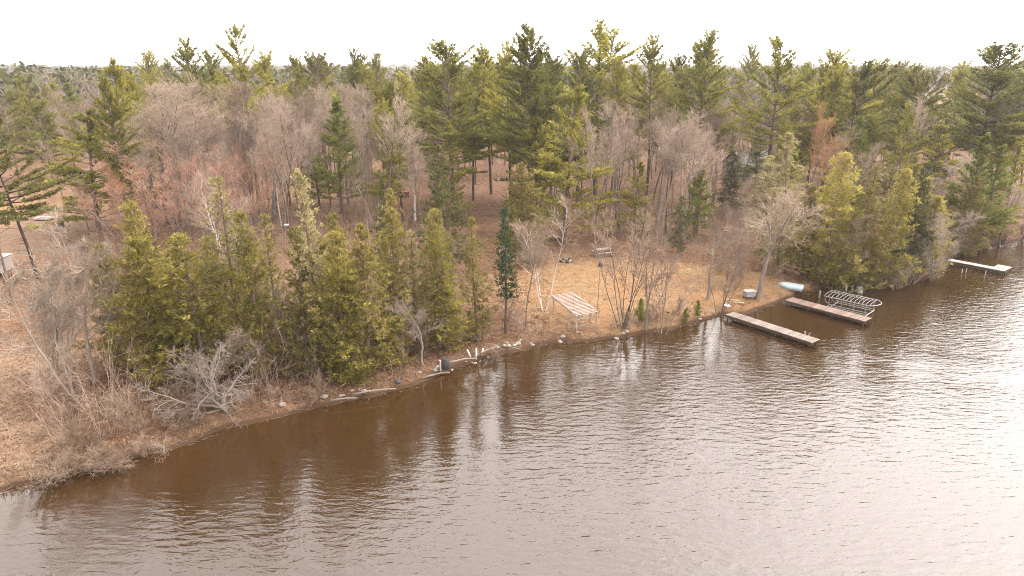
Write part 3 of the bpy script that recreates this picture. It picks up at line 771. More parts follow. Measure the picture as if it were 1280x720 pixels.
GP = 'tall white pines rising above the woods'
GC = 'cedars crowding the left shore'
GR = 'cedars along the right shore'
GB = 'bare trees in the woods'
HEROES = [
    # --- skyline pines
    ('young_pine', 1, 152, -92, 71, 72, 'big dark pine at left standing over the grey bare trees', GP),
    ('white_pine', 0, 247, -115, 57, 66, 'dark pine left of the tall thin topped pine, above the grey bare trees', GP),
    ('sparse_pine', 0, 312, -96, 42, 74, 'tall thin topped pine, highest on the left of the skyline', GP),
    ('white_pine', 4, 378, -125, 76, 44, 'narrow pine just right of the tall thin topped pine', GP),
    ('young_pine', 0, 421, -97, 122, 62, 'bright green young pine alone among the bare pinkish trees', GP),
    ('young_pine', 1, 395, -102, 168, 44, 'small dull pine tucked against the left foot of the bright young pine', GP),
    ('white_pine', 1, 505, -125, 95, 56, 'slim green pine just left of the broad pine over the clearing', GP),
    ('white_pine', 3, 563, -98, 55, 112, 'broad pine over the clearing, left of the tallest pine pair', GP),
    ('white_pine', 2, 613, -112, 64, 70, 'pine between the broad pine and the tallest dark pine', GP),
    ('white_pine', 5, 662, -88, 41, 92, 'tallest dark pine, standing over the lower cedar and birch', GP),
    ('white_pine', 3, 690, -100, 70, 70, 'pine half hidden behind the right side of the tallest dark pine', GP),
    ('young_pine', 1, 708, -81, 104, 92, 'lighter green pine with long sweeping boughs by the lawn edge', GP),
    ('sparse_pine', 1, 747, -112, 31, 84, 'twin topped sparse pine right of the tallest dark pine', GP, 0.6),
    ('bare_tree', 5, 743, 322, 128, 40, 'long dark bare trunk standing beside the picnic table', GB),
    ('white_pine', 3, 724, -104, 66, 64, 'full pine filling the gap left of the twin topped pine', GP),
    ('white_pine', 0, 638, -100, 62, 66, 'pine at the left shoulder of the tallest dark pine', GP),
    ('white_pine', 2, 590, -106, 84, 58, 'lower full pine right of the broad pine', GP),
    ('white_pine', 1, 768, -106, 78, 60, 'lower pine right beneath the twin topped pine', GP),
    ('white_pine', 3, 845, -118, 72, 60, 'full pine left of the pointed dark pine', GP),
    ('young_pine', 1, 670, -85, 138, 66, 'dense lower pine filling beneath the tallest dark pine', GP),
    ('young_pine', 0, 948, -122, 168, 40, 'young pine screening the pale sided house', GP),
    ('bare_tree', 2, 958, -116, 150, 40, 'bare tree screening the right half of the pale sided house', GB),
    ('bare_tree', 0, 932, -112, 148, 40, 'bare tree screening the left half of the pale sided house', GB),
    ('white_pine', 0, 1018, -104, 84, 56, 'full yellow green pine just right of the open tiered pine', GP),
    ('white_pine', 2, 1068, -112, 96, 60, 'full pine behind the small yellow green pine at right', GP),
    ('white_pine', 0, 815, -112, 54, 70, 'tall pine right of the twin topped pine', GP),
    ('white_pine', 4, 790, -130, 84, 54, 'shorter pine between the twin topped pine and its tall right neighbour', GP),
    ('white_pine', 5, 876, -104, 46, 76, 'pointed dark pine, first left of the hazy gap', GP),
    ('white_pine', 1, 930, -165, 61, 44, 'small distant pine standing by the hazy gap on the skyline', GP),
    ('sparse_pine', 0, 967, -98, 57, 92, 'dark pine with open tiers and a bare black trunk, right of the hazy gap', GP),
    ('white_pine', 4, 1040, -108, 70, 78, 'pine with pale dead trunk showing, right of the open tiered pine', GP),
    ('white_pine', 3, 1003, -125, 88, 60, 'yellow green pine low behind the open tiered pine', GP),
    ('white_pine', 1, 1126, -120, 86, 52, 'pine at the left side of the far road gap', GP),
    ('white_pine', 0, 1092, -135, 80, 56, 'rounded pine left of the far road gap, second from it', GP),
    ('red_pine', 1, 1163, -190, 92, 30, 'little umbrella topped pine standing in the far road gap', GP),
    ('white_pine', 3, 1236, -108, 58, 122, 'very broad tiered pine at the right edge of the skyline', GP),
    ('white_pine', 5, 1284, -112, 54, 74, 'pine cut by the right edge of the picture', GP),
    ('white_pine', 0, 1196, -125, 84, 62, 'lower pine just left of the very broad tiered pine', GP),
    ('young_pine', 0, 1072, -90, 148, 52, 'small yellow green pine in front of the rounded pines at right', GP),
    ('young_pine', 1, 1120, -95, 168, 46, 'small pine beside the yellow green one, below the road gap', GP),
    ('young_pine', 0, 1214, -84, 168, 50, 'feathery young pine on a thin trunk above the far dock', GP),
    ('young_pine', 0, 1244, -84, 182, 44, 'young pine right of the feathery one above the far dock', GP),
    ('young_pine', 1, 1170, -100, 150, 60, 'mid sized pine between the road gap and the feathery young pine', GP),
    ('young_pine', 1, 1270, -92, 170, 40, 'young pine by the right edge above the dark bank', GP),
    ('white_pine', 1, 188, -125, 70, 50, 'pine behind the fan shaped bare trees, just right of the big dark left pine', GP),
    ('white_pine', 3, 272, -122, 66, 56, 'pine close on the left of the tall thin topped pine', GP),
    ('white_pine', 0, 342, -118, 72, 56, 'pine close on the right of the tall thin topped pine', GP),
    ('white_pine', 5, 448, -150, 66, 40, 'slim far pine left of a similar one, over the pinkish bare trees', GP),
    ('white_pine', 1, 474, -155, 70, 40, 'slim far pine right of a similar one, over the pinkish bare trees', GP),
    ('white_pine', 2, 528, -135, 74, 52, 'pine crowding the left side of the broad pine over the clearing', GP),
    ('white_pine', 4, 408, -140, 76, 44, 'far pine showing above the bright green young pine', GP),
    # --- left side
    ('red_pine', 0, 48, 348, 162, 130, 'orange trunked red pine leaning left in the meadow', 'red pines', 0.4, (-.10, 0)),
    ('red_pine', 1, -14, -58, 150, 80, 'red pine crown cut by the left edge of the picture', 'red pines'),
    ('young_pine', 1, 108, -84, 134, 104, 'bushy dark green pine beyond the meadow, left of the red maples', GP),
    ('young_pine', 1, 40, -150, 92, 44, 'distant dark pine over the meadow at the far left', GP),
    ('white_pine', 3, 55, -125, 128, 60, 'mid distance pine with broken tiers over the meadow', GP),
    ('red_pine', 1, 12, -120, 122, 60, 'brownish pine near the left edge beyond the meadow', GP),
    ('young_pine', 0, 92, -170, 104, 46, 'pale yellow green pine beyond the meadow', GP),
    # --- left shore cedars
    ('cedar_tree', 1, 200, 462, 254, 92, 'tall pointed cedar, foremost at the left end of the cedar belt', GC),
    ('cedar_tree', 2, 160, 458, 305, 72, 'low olive cedar at the far left of the cedar belt', GC),
    ('cedar_tree', 4, 258, 472, 292, 108, 'wide dark green cedar above the fallen white tree', GC),
    ('pale_cedar', 1, 306, 461, 224, 82, 'pale topped cedar rising second from the left of the belt', GC),
    ('cedar_tree', 0, 330, 472, 266, 76, 'olive cedar below the pale topped one', GC),
    ('pale_cedar', 0, 403, 461, 216, 72, 'thin pale cedar in the middle of the belt, tallest there', GC),
    ('cedar_tree', 3, 385, 472, 288, 74, 'lower cedar at the foot of the thin pale cedar', GC),
    ('cedar_tree', 2, 462, 463, 284, 90, 'broad yellow green cedar spreading over the water edge', GC),
    ('cedar_tree', 4, 430, 468, 290, 84, 'cedar between the thin pale cedar and the broad yellow green one', GC),
    ('cedar_tree', 2, 497, 431, 240, 66, 'dense cedar behind the broad yellow green one', GC),
    ('cedar_tree', 0, 488, 453, 385, 70, 'low cedar skirt drooping to the bank at the right end of the belt', GC),
    ('hemlock_tree', 1, 490, 400, 220, 36, 'thin dark spire behind the dense cedar', GC),
    ('cedar_tree', 4, 548, 425, 262, 66, 'rounded cedar left of the narrow spire by the shore', GC),
    ('hemlock_tree', 0, 560, 345, 184, 66, 'dark hemlock standing alone at the edge of the clearing', 'hemlocks'),
    ('cedar_tree', 3, 596, 425, 272, 46, 'narrow cedar spire just left of the slender dark spruce', GC),
    ('cedar_tree', 0, 560, 438, 330, 62, 'bushy green cedar low behind the rocky bank', GC),
    ('spruce_tree', 0, 632, 416, 262, 36, 'slender dark spruce on a bare thin trunk at the lawn edge', 'spruces', 1.0),
    ('cedar_tree', 2, 655, 330, 205, 62, 'olive cedar in shade under the tallest dark pine', GC),
    ('hemlock_tree', 1, 640, 318, 232, 40, 'small hemlock left of the olive cedar under the tallest pine', 'hemlocks'),
    ('cedar_tree', 1, 440, 476, 436, 62, 'knee high cedar thicket leaning on the left bank', GC),
    ('cedar_tree', 2, 230, 440, 300, 66, 'cedar tucked between the pointed cedar and the wide dark one', GC),
    ('cedar_tree', 4, 285, 440, 296, 70, 'cedar half hidden behind the wide dark green cedar', GC),
    ('cedar_tree', 3, 355, 443, 268, 62, 'cedar between the two pale topped cedars', GC),
    ('cedar_tree', 1, 432, 431, 268, 66, 'cedar behind the broad yellow green one, on its left', GC),
    ('pale_cedar', 1, 522, 431, 290, 52, 'faded cedar between the dense cedar and the rounded one', GC),
    ('bare_tree', 4, 372, 466, 350, 60, 'brown bare sapling standing inside the left cedar belt', GB),
    # --- middle
    ('hemlock_tree', 0, 848, 318, 245, 34, 'young dark hemlock hugging a trunk behind the lawn', 'hemlocks'),
    ('young_pine', 1, 792, 292, 200, 40, 'small dark pine in the shade behind the lawn', GP),
    ('young_pine', 0, 872, -84, 208, 40, 'yellow green sapling pine behind the pale round tree', GP),
    ('hemlock_tree', 1, 915, -96, 190, 36, 'dark little hemlock behind the lawn by the pale house', 'hemlocks'),
    # --- right shore cedars
    ('pale_cedar', 0, 985, -72, 168, 74, 'pale ghostly cedar, leftmost of the right shore belt', GR),
    ('pale_cedar', 1, 960, -78, 196, 56, 'washed out cedar behind the big leaning bare tree', GR),
    ('cedar_tree', 4, 1026, 352, 192, 74, 'tall light cedar behind the upturned boat', GR),
    ('cedar_tree', 2, 1002, 346, 232, 58, 'olive cedar left of the tall light one behind the boat', GR),
    ('cedar_tree', 3, 1076, 352, 236, 62, 'olive cedar above the metal boat lift', GR),
    ('cedar_tree', 0, 1052, 356, 262, 66, 'front cedar drooping over the water behind the boat lift', GR),
    ('cedar_tree', 4, 1103, 350, 212, 58, 'tall cedar right of the boat lift', GR),
    ('hemlock_tree', 1, 1126, 346, 204, 46, 'dark cored spire among the right shore cedars', GR),
    ('cedar_tree', 1, 1150, -72, 222, 56, 'cedar behind the pale tangled bush on the right bank', GR),
    ('cedar_tree', 2, 1207, 312, 222, 50, 'cedar standing just above the shore end of the far dock', GR),
    ('cedar_tree', 3, 1182, -84, 232, 46, 'cedar left of the one above the far dock', GR),
    ('cedar_tree', 0, 1050, -88, 192, 62, 'cedar in the second row above the boat lift', GR),
    ('cedar_tree', 3, 1086, -84, 206, 46, 'slim cedar in the second row right of the boat lift', GR),
    ('cedar_tree', 2, 1142, -90, 196, 50, 'cedar in the second row above the pale tangled bush', GR),
    ('cedar_tree', 1, 1236, -88, 230, 56, 'rightmost cedar above the dark bank past the far dock', GR),
    # --- bare trees, left
    ('tan_bare_tree', 0, 195, -88, 100, 100, 'fan shaped grey tan bare tree, leftmost of the big bare group', GB),
    ('tan_bare_tree', 1, 228, -86, 86, 92, 'tallest of the fan shaped grey tan bare trees at left', GB),
    ('tan_bare_tree', 2, 262, -90, 92, 90, 'grey tan bare tree below the dark left skyline pine', GB),
    ('tan_bare_tree', 0, 296, -88, 100, 86, 'grey tan bare tree at the right end of the big bare group', GB),
    ('tan_bare_tree', 1, 172, -92, 122, 80, 'lower bare tree against the big dark left pine', GB),
    ('bare_tree', 2, 335, -92, 120, 70, 'straight bare tree under the tall thin topped pine', GB),
    ('red_maple', 0, 215, -73, 176, 92, 'red budded maple with its crown swept left, largest of them', 'red budded maples', 0),
    ('red_maple', 1, 255, -74, 170, 86, 'red budded maple behind the tall pointed cedar', 'red budded maples', 0),
    ('red_maple', 0, 150, -68, 216, 72, 'small red budded maple leaning over the meadow', 'red budded maples', 0.3),
    ('red_maple', 1, 290, -76, 176, 70, 'red budded maple beside the pale forked birch', 'red budded maples', 1.0),
    ('red_maple', 0, 182, -70, 200, 70, 'red budded maple between the leaning one and the largest one', 'red budded maples', 0.1),
    ('birch_tree', 0, 268, -70, 205, 50, 'pale forked birch left of the pale topped cedar', 'birches'),
    ('birch_tree', 1, 282, -66, 214, 54, 'white birch touching the pale topped cedar', 'birches'),
    ('pale_tree', 0, 98, 500, 262, 112, 'tall silvery bare tree leftmost on the near bank', GB),
    ('pale_tree', 0, 70, 470, 318, 84, 'silvery bare tree behind the leftmost tall one', GB),
    ('pale_tree', 1, 118, 480, 300, 80, 'grey bare tree between the silvery tree and the left cedars', GB),
    ('bare_tree', 3, 88, 528, 440, 60, 'crooked thin bare sapling on the near left bank', GB),
    ('bare_tree', 3, 345, 469, 300, 64, 'bare tree poking through the left cedar belt', GB),
    ('pale_tree', 1, 528, 456, 372, 56, 'pale twiggy sapling at the right end of the left cedar belt', GB),
    ('tan_bare_tree', 2, 318, 478, 398, 60, 'tan bare sapling in front of the olive cedar', GB),
    # --- bare, centre
    ('birch_tree', 2, 516, -92, 158, 58, 'tall white birch standing in the open clearing', 'birches'),
    ('birch_tree', 1, 466, -88, 205, 46, 'forked white birch left of the open clearing', 'birches'),
    ('bare_tree', 5, 470, -92, 172, 44, 'thick grey trunk with few twigs beside the forked birch', GB),
    ('rust_tree', 0, 545, -104, 160, 60, 'rusty budded bare tree behind the tall white birch', GB),
    ('birch_tree', 1, 680, 388, 238, 62, 'white three stemmed birch on the lawn by the slatted frame', 'birches'),
    ('bare_tree', 0, 657, 412, 282, 42, 'thin bare tree left of the white three stemmed birch', GB),
    ('bare_tree', 5, 747, 390, 292, 20, 'single thin sapling on the lawn above the slatted frame', GB),
    ('stem_clump', 0, 778, 411, 240, 84, 'big clump of slim grey stems at the water edge', 'clumps of slim bare stems'),
    ('stem_clump', 1, 806, 406, 258, 70, 'smaller clump of slim stems right of the big one', 'clumps of slim bare stems'),
    ('stem_clump', 1, 828, 408, 300, 56, 'low clump of thin stems by the small firs', 'clumps of slim bare stems'),
    ('pale_tree', 1, 884, 374, 248, 60, 'pale round headed tree with an orange brown trunk on the lawn', GB, 0.5),
    ('leaning_tree', 0, 946, 374, 218, 92, 'big bare tree leaning right beside the small grey box', GB, 0.0),
    ('tan_bare_tree', 1, 980, -77, 200, 76, 'spreading pale bare tree behind the big leaning one', GB),
    ('stem_clump', 1, 900, 396, 312, 40, 'slim stems leaning right at the root of the near dock', 'clumps of slim bare stems', 0.0, (.13, 0)),
    ('bare_tree', 4, 925, 352, 280, 46, 'grey bare sapling between the round headed and leaning trees', GB),
    ('birch_tree', 0, 890, -92, 160, 42, 'pale forked birch behind the round headed tree', 'birches'),
    ('bare_tree', 1, 852, 314, 152, 70, 'dark tall bare trunk right at the back of the lawn', GB),
    ('bare_tree', 2, 820, 300, 150, 70, 'dark bare trunk at the back of the lawn, left of its taller twin', GB),
    # --- bare, right bank
    ('pale_tree', 2, 1140, 349, 252, 92, 'pale tangled bush tree hanging over the right bank', GB),
    ('pale_tree', 0, 1165, 340, 268, 66, 'pale bare tree right of the tangled bush tree', GB),
    ('pale_tree', 2, 1118, 356, 320, 56, 'white broken branches dipping into the water past the boat lift', GB, 0.7),
    ('pale_tree', 0, 1040, 354, 262, 56, 'pale bare tree among the cedars behind the boat lift', GB),
    ('bare_tree', 0, 1250, 304, 232, 60, 'bare tree on the dark bank right of the far dock', GB),
    ('bare_tree', 4, 1278, 296, 226, 60, 'bare tree on the dark bank at the right edge', GB),
    ('bare_tree', 1, 1225, -92, 190, 56, 'bare tree between the two young pines above the far dock', GB),
    ('pale_tree', 0, 1165, -92, 200, 60, 'pale bare tree behind the right bank cedars', GB),
]
for h in HEROES: hero(*h)

# fallen white tree at left, lying along the bank towards the left
for (px, py, rz, ly, lx, Hh, lab) in [
        (283, 512, 0.3, -1.02, .2, 6.2, 'fallen white gnarled tree sprawling left below the cedars'),
        (268, 506, 2.1, -.75, .3, 5.4, 'white dead crown tangled behind the fallen gnarled tree'),
        (205, 566, 1.2, -.55, .5, 2.6, 'small white snag hanging over the bank left of the fallen tree')]:
    q = on_ground(px, py)
    plant('snag' if Hh < 3 else 'fallen_tree', 2, q[0], q[1], Hh, None, lab, 'dead white trees on the left bank', rz, (ly, lx))

# ------------------------------------------------------------------ shrubs (individuals)
SHR = [(62, 596, 1), (84, 592, 0), (122, 584, 0), (142, 578, 1), (182, 566, 2), (110, 560, 0), (88, 560, 2), (175, 540, 0), (235, 535, 0), (60, 545, 0), (150, 520, 0), (95, 515, 2), (345, 500, 2), (400, 495, 0), (520, 440, 1), (540, 435, 2), (585, 425, 0), (610, 415, 2), (615, 440, 2), (650, 420, 2), (640, 400, 0), (780, 410, 2), (815, 400, 0), (850, 395, 2), (912, 360, 2), (925, 345, 0), (960, 345, 2), (900, 340, 0), (660, 330, 2), (700, 300, 0), (730, 290, 2), (780, 300, 0), (1130, 350, 1), (1145, 345, 1), (1160, 338, 0), (1172, 332, 1), (1100, 352, 1), (1190, 316, 0), (1215, 308, 2), (1255, 298, 0), (1275, 292, 2), (1235, 302, 1)]
for i, (px, py, v) in enumerate(SHR):
    q = on_ground(px, py)
    near = 'on the near left bank beside the water' if px < 330 else 'under the left cedar belt' if px < 560 else 'by the rocky bank' if px < 670 else 'around the lawn' if px < 1000 else 'on the right bank by the water'
    plant('bare_shrub', v, q[0], q[1], lrnd.uniform(1.1, 2.3), lrnd.uniform(1.8, 3.2), 'low leafless twiggy shrub ' + near, 'leafless shrubs ' + near)
for px, py, top, lab in [(800, 400, 374, 'bright little fir by the water, tallest of the three'), (856, 398, 386, 'tiny bright fir left of its neighbour at the water edge'), (872, 392, 376, 'small bright fir right of the tiny one at the water edge')]:
    hero('young_fir', 0, px, py, top, None, lab, 'small bright firs at the water edge')

# ------------------------------------------------------------------ background woods, tree by tree
ZONES = [(-60, 70, 'beyond the far left meadow'), (70, 160, 'left of big dark pine'), (160, 240, 'behind tan bare group'), (240, 320, 'behind tall thin topped pine'), (320, 385, 'behind left pale house'), (385, 450, 'behind bright young pine'), (450, 520, 'beyond the open clearing'), (520, 600, 'behind the broad pine'), (600, 680, 'behind the tallest pine'), (680, 740, 'behind the light green pine'), (740, 800, 'behind twin topped pine'), (800, 850, 'behind the lawn'), (850, 910, 'behind pointed dark pine'), (910, 960, 'in hazy gap by house'), (960, 1020, 'behind open tiered pine'), (1020, 1080, 'behind right shore cedars'), (1080, 1140, 'left of far road gap'), (1140, 1195, 'in far road gap'), (1195, 1340, 'behind broad right pine')]
OPEN = [  # pixel boxes kept clear of trunks (openings in the woods)
    (470, 530, 200, 268), (0, 62, 232, 345), (340, 375, 165, 250), (1140, 1192, 88, 150), (590, 640, 235, 300)]
brnd = random.Random(5)
todo = []
tries = 0
NEARB = [(x, y) for x, y, k in placed]
while len(todo) < NBACK and tries < 60000:
    tries += 1
    D = 79 + 200 * brnd.random() ** 1.6
    px = brnd.uniform(-50, 1330)
    if brnd.random() < .16: px, D = brnd.uniform(290, 490), brnd.uniform(80, 118)
    x = (px - 640) / FPX * (D * CP + 18 * SP); y = D
    s = float(shore_dist(np.array([x]), np.array([y]))[0])
    if s < 7: continue
    bx, by = project(x, y, gz(x, y))
    if any(a - 6 < bx < b + 6 and c - 5 < by < d for a, b, c, d in OPEN): continue
    if (px < 130 and D < 125 and brnd.random() < .8): continue
    if 505 < px < 750 and D < 114 and brnd.random() < .85: continue
    if 390 < px < 450 and D < 100: continue
    md = (1.5 + D * .007) * (.75 if 740 < px < 910 else 1)
    if any((x - a) ** 2 + (y - b) ** 2 < md * md for a, b in NEARB): continue
    NEARB.append((x, y))
    u = brnd.random()
    pp = .2 if px < 560 else .5 if px < 740 else .12 if (px < 960 and D < 135) else .5
    if D > 165: pp = min(.72, pp + .25)
    if (160 < px < 480 and D < 118) or (745 < px < 905 and D < 125): pp = 0.04
    if u < pp:
        k = 'white_pine' if brnd.random() < .62 else 'young_pine' if brnd.random() < .5 else 'red_pine' if brnd.random() < .6 else 'sparse_pine'
        H = brnd.uniform(12, 20.5) if k != 'young_pine' else brnd.uniform(8, 14)
    else:
        k = 'bare_tree' if brnd.random() < (.88 if 700 < px < 960 else .72) else 'tan_bare_tree' if brnd.random() < .7 else 'rust_tree' if brnd.random() < .45 else 'birch_tree' if brnd.random() < .6 or px > 330 else 'red_maple'
        H = brnd.uniform(13.5, 17.5) if 745 < px < 905 and D < 125 else brnd.uniform(11.5, 17.5) if px > 700 or D > 140 else brnd.uniform(10.5, 16)
    if 290 < px < 490 and D < 120 and 'bare' in k: H *= 1.15
    if px < 130: H *= .8
    if 905 < px < 965 or 1135 < px < 1195: H *= .6
    todo.append((k, px, x, y, H))
KW = {'white_pine': ('pine', 'tall'), 'young_pine': ('young pine', ''), 'red_pine': ('round pine', ''), 'sparse_pine': ('sparse pine', ''), 'bare_tree': ('grey bare tree', ''), 'tan_bare_tree': ('tan bare tree', ''),
      'rust_tree': ('rusty budded bare tree', ''), 'birch_tree': ('white birch', ''), 'red_maple': ('red budded maple', '')}
ORD = ['leftmost', 'second from left', 'third from left', 'fourth from left', 'fifth from left', 'sixth from left', 'seventh from left', 'eighth from left', 'ninth from left']
NUM = {2: 'two', 3: 'three', 4: 'four', 5: 'five', 6: 'six', 7: 'seven', 8: 'eight', 9: 'nine'}
byz = {}
for t in todo:
    zn = next((z for z in ZONES if z[0] <= t[1] < z[1]), ZONES[-1])
    dz = 'front rows' if t[3] < 108 else 'middle rows' if t[3] < 150 else 'back rows'
    byz.setdefault((t[0], dz + ' ' + zn[2]), []).append(t)
for (k, zn), lst in byz.items():
    lst.sort(key=lambda t: t[1])
    for i, t in enumerate(lst):
        kw = KW[k][0]
        if len(lst) == 1: lab = 'lone %s, %s' % (kw, zn)
        else: lab = '%s of %s %ss, %s'.replace('birchs', 'birches') % (ORD[min(i, 8)], NUM.get(len(lst), 'many'), kw, zn)
        plant(k, brnd.randrange(9), t[2], t[3], t[4], None, lab, 'woods ' + zn.split(' rows ')[1])

# ------------------------------------------------------------------ far woods (one mass each, several kilometres)
def low_conifer(rng):
    P, Dv = [], []
    for i in range(30):
        t = rng.uniform(.2, 1); a = rng.uniform(0, 6.28); r = 3.0 * (1 - t) ** .7 * rng.uniform(.3, 1)
        P.append((math.cos(a) * r, math.sin(a) * r, t * 15)); Dv.append((math.cos(a), math.sin(a), .3))
    V, F = diamonds(P, Dv, 2.6, 1.3, rng, .5, 2, .2)
    return V, F


def low_bare(rng):
    S_ = []
    for i in range(22):
        a = rng.uniform(0, 6.28); el = rng.uniform(.7, 1.4); z0 = rng.uniform(2, 8); L = rng.uniform(4, 8)
        d = np.array([math.cos(a) * math.cos(el), math.sin(a) * math.cos(el), math.sin(el)])
        p0 = np.array([0, 0, z0]); p1 = p0 + d * L
        S_.append((*p0, .09, *p1, .05))
        for k in range(4):
            q = p0 + d * L * rng.uniform(.3, .95); e = d + rng.normal(0, .5, 3); e[2] = abs(e[2]); e /= np.linalg.norm(e)
            S_.append((*q, .06, *(q + e * L * .45), .035))
    S_.append((0, 0, 0, .16, 0, 0, 9, .1))
    return tubes(S_, 3)


def far_mass(name, gen, n, mat, label, seed, dr, keepf):
    rng = np.random.RandomState(seed)
    protos = [gen(rng) for _ in range(6)]
    VV, FF, off = [], [], 0
    c = 0
    while c < n:
        D = math.exp(rng.uniform(math.log(dr[0]), math.log(dr[1])))
        az = rng.uniform(-.75, .75)
        x, y = D * math.sin(az), D * math.cos(az)
        if not keepf(x, y, rng): continue
        c += 1
        V, F = protos[rng.randint(6)]
        s = rng.uniform(.65, 1.2); a = rng.uniform(0, 6.28)
        wide = 1 + max(0, D - 600) / 900
        ca, sa = math.cos(a) * s * wide, math.sin(a) * s * wide
        W = np.stack([V[:, 0] * ca - V[:, 1] * sa + x, V[:, 0] * sa + V[:, 1] * ca + y, V[:, 2] * s + float(gz(x, y))], 1)
        VV.append(W); FF.append(F + off); off += len(V)
    me = mesh_np(name, np.vstack(VV), np.vstack(FF), mat)
    tag(link(name, me), label, 'woods', kind='stuff')


def keep_far(x, y, rng):
    px, py = project(x, y, 5)
    if 1138 < px < 1192 and y < 420: return False
    return x < 0 or y > .55 * x


m_far1 = m_foliage('far_pine_foliage', (.045, .05, .019), (.09, .092, .03), (.15, .145, .045), .25)
m_far2 = m_bark('far_bare_twigs', (.12, .087, .07), (.24, .185, .155), .05, 1)
far_mass('far_pine_woods', low_conifer, 3400, m_far1, 'far dark pine woods fading into haze along the horizon', 1, (215, 3600), keep_far)
far_mass('far_bare_woods', low_bare, 4200, m_far2, 'far pinkish grey leafless woods fading into haze', 2, (215, 3000), keep_far)
# ------------------------------------------------------------------ docks, boat lift, boat and yard things
M_deck = m_plain('weathered_deck', (0.132, 0.104, 0.084), (0.209, 0.172, 0.144), 3, .85, stretch=(.3, 4, 1), bump=.3)
M_deck2 = m_plain('reddish_deck', (.115, .078, .058), (.20, .142, .112), 3, .85, stretch=(.3, 4, 1), bump=.3)
M_deck3 = m_plain('pale_deck', (0.197, 0.178, 0.162), (0.261, 0.241, 0.225), 3, .85, stretch=(.3, 4, 1), bump=.3)
M_darkwood = m_plain('dark_wood', (.03, .02, .015), (.09, .06, .045), 5, .9)
M_alu = m_plain('aluminium', (0.168, 0.162, 0.160), (0.207, 0.202, 0.200), 6, .5, metal=.25)
M_white = m_plain('white_paint', (0.342, 0.327, 0.311), (0.415, 0.405, 0.394), 5, .6)
M_turq = m_plain('pale_turquoise_paint', (.25, .345, .36), (.37, .455, .47), 2, .5, stretch=(1, 3, 1))
M_grey = m_plain('grey_board', (.13, .12, .12), (.26, .24, .23), 5, .85)
M_red = m_plain('dark_red_paint', (.13, .012, .012), (.20, .03, .025), 5, .5)
M_black = m_plain('black_rubber', (.015, .014, .014), (.04, .038, .036), 5, .8)
M_slat = m_plain('bleached_slats', (0.228, 0.190, 0.171), (0.350, 0.300, 0.278), 4, .85, stretch=(4, .4, 1))
M_tan = m_plain('tan_lumber', (0.255, 0.165, 0.098), (0.375, 0.270, 0.173), 4, .85)
M_stone = m_plain('stone', (0.098, 0.077, 0.063), (0.252, 0.217, 0.189), 3, .9, bump=.5)
M_log = m_plain('driftwood', (0.108, 0.083, 0.066), (0.216, 0.181, 0.157), 4, .9, stretch=(.4, 3, 3))
M_siding = m_plain('pale_siding', (0.216, 0.186, 0.168), (0.276, 0.240, 0.222), 3, .8, stretch=(1, 1, 12))
M_roofm = m_plain('grey_shingles', (.06, .054, .05), (.11, .10, .095), 6, .9)
M_glass = m_plain('dark_window', (.03, .035, .04), (.05, .055, .06), 3, .15)
M_yellowgreen = m_plain('mossy_board', (.17, .16, .06), (.27, .24, .11), 4, .9)


def plank_run(A, B, w, z, name, mat, label, plank=.14, posts=(.02, .3, .6, .97), platform=None, ladder=None, thick=.05):
    A = np.array([A[0], A[1]]); B = np.array([B[0], B[1]]); d = B - A; L = float(np.hypot(*d)); rz = math.atan2(d[1], d[0])
    root = empty(name, (A[0], A[1], 0), rz)
    tag(root, label, 'dock', 'docks')
    rr = random.Random(int(L * 100))
    dk = MB(); n = int(L / plank)
    for i in range(n):
        dk.box((plank * (i + .5), rr.gauss(0, .012), z + rr.gauss(0, .004)), (plank - .028, w * rr.uniform(.985, 1.015), thick))
    dk.build('deck', mat, root)
    st = MB()
    for sy in (-1, 1): st.box((L / 2, sy * (w / 2 - .07), z - thick / 2 - .093), (L - .04, .06, .18))
    st.build('stringer', M_darkwood, root)
    for f in posts:
        for sy in (-1, 1):
            po = MB(); po.tube([(L * f, sy * (w / 2 - .16), -1.2), (L * f, sy * (w / 2 - .16), z - thick / 2 - .005)], .045, 6); po.build('post', M_darkwood, root)
    if platform:
        x0, x1, y0, y1 = platform
        pl = MB(); n = int((y1 - y0) / plank)
        for i in range(n): pl.box(((x0 + x1) / 2, y0 + plank * (i + .5), z + rr.gauss(0, .004)), (x1 - x0, plank - .014, thick))
        pl.build('platform', mat, root)
        for px_, py_ in ((x0 + .15, y1 - .15), (x1 - .15, y1 - .15)):
            po = MB(); po.tube([(px_, py_, -1.2), (px_, py_, z - thick / 2 - .005)], .045, 6); po.build('post', M_darkwood, root)
    if ladder:
        ld = MB(); lx, ly = L * ladder, w / 2 + .06
        for dx in (-.2, .2): ld.tube([(lx + dx, ly, -.6), (lx + dx, ly, z + .3), (lx + dx, ly - .2, z + .3), (lx + dx, ly - .2, z + .03)], .016, 6)
        for k in range(4): ld.tube([(lx - .2, ly, -.4 + .25 * k), (lx + .2, ly, -.4 + .25 * k)], .02, 6)
        ld.build('ladder', M_white, root)
    return root


def mid(a, b, z): return (unproject(*a, z)[:2] + unproject(*b, z)[:2]) / 2
def wid_(a, b, c, d, z):
    a, b, c, d = [unproject(*k, z)[:2] for k in (a, b, c, d)]
    t = (b - a) / np.hypot(*(b - a)); n_ = np.array([-t[1], t[0]])
    return abs(float((c - a) @ n_) + float((d - a) @ n_)) / 2


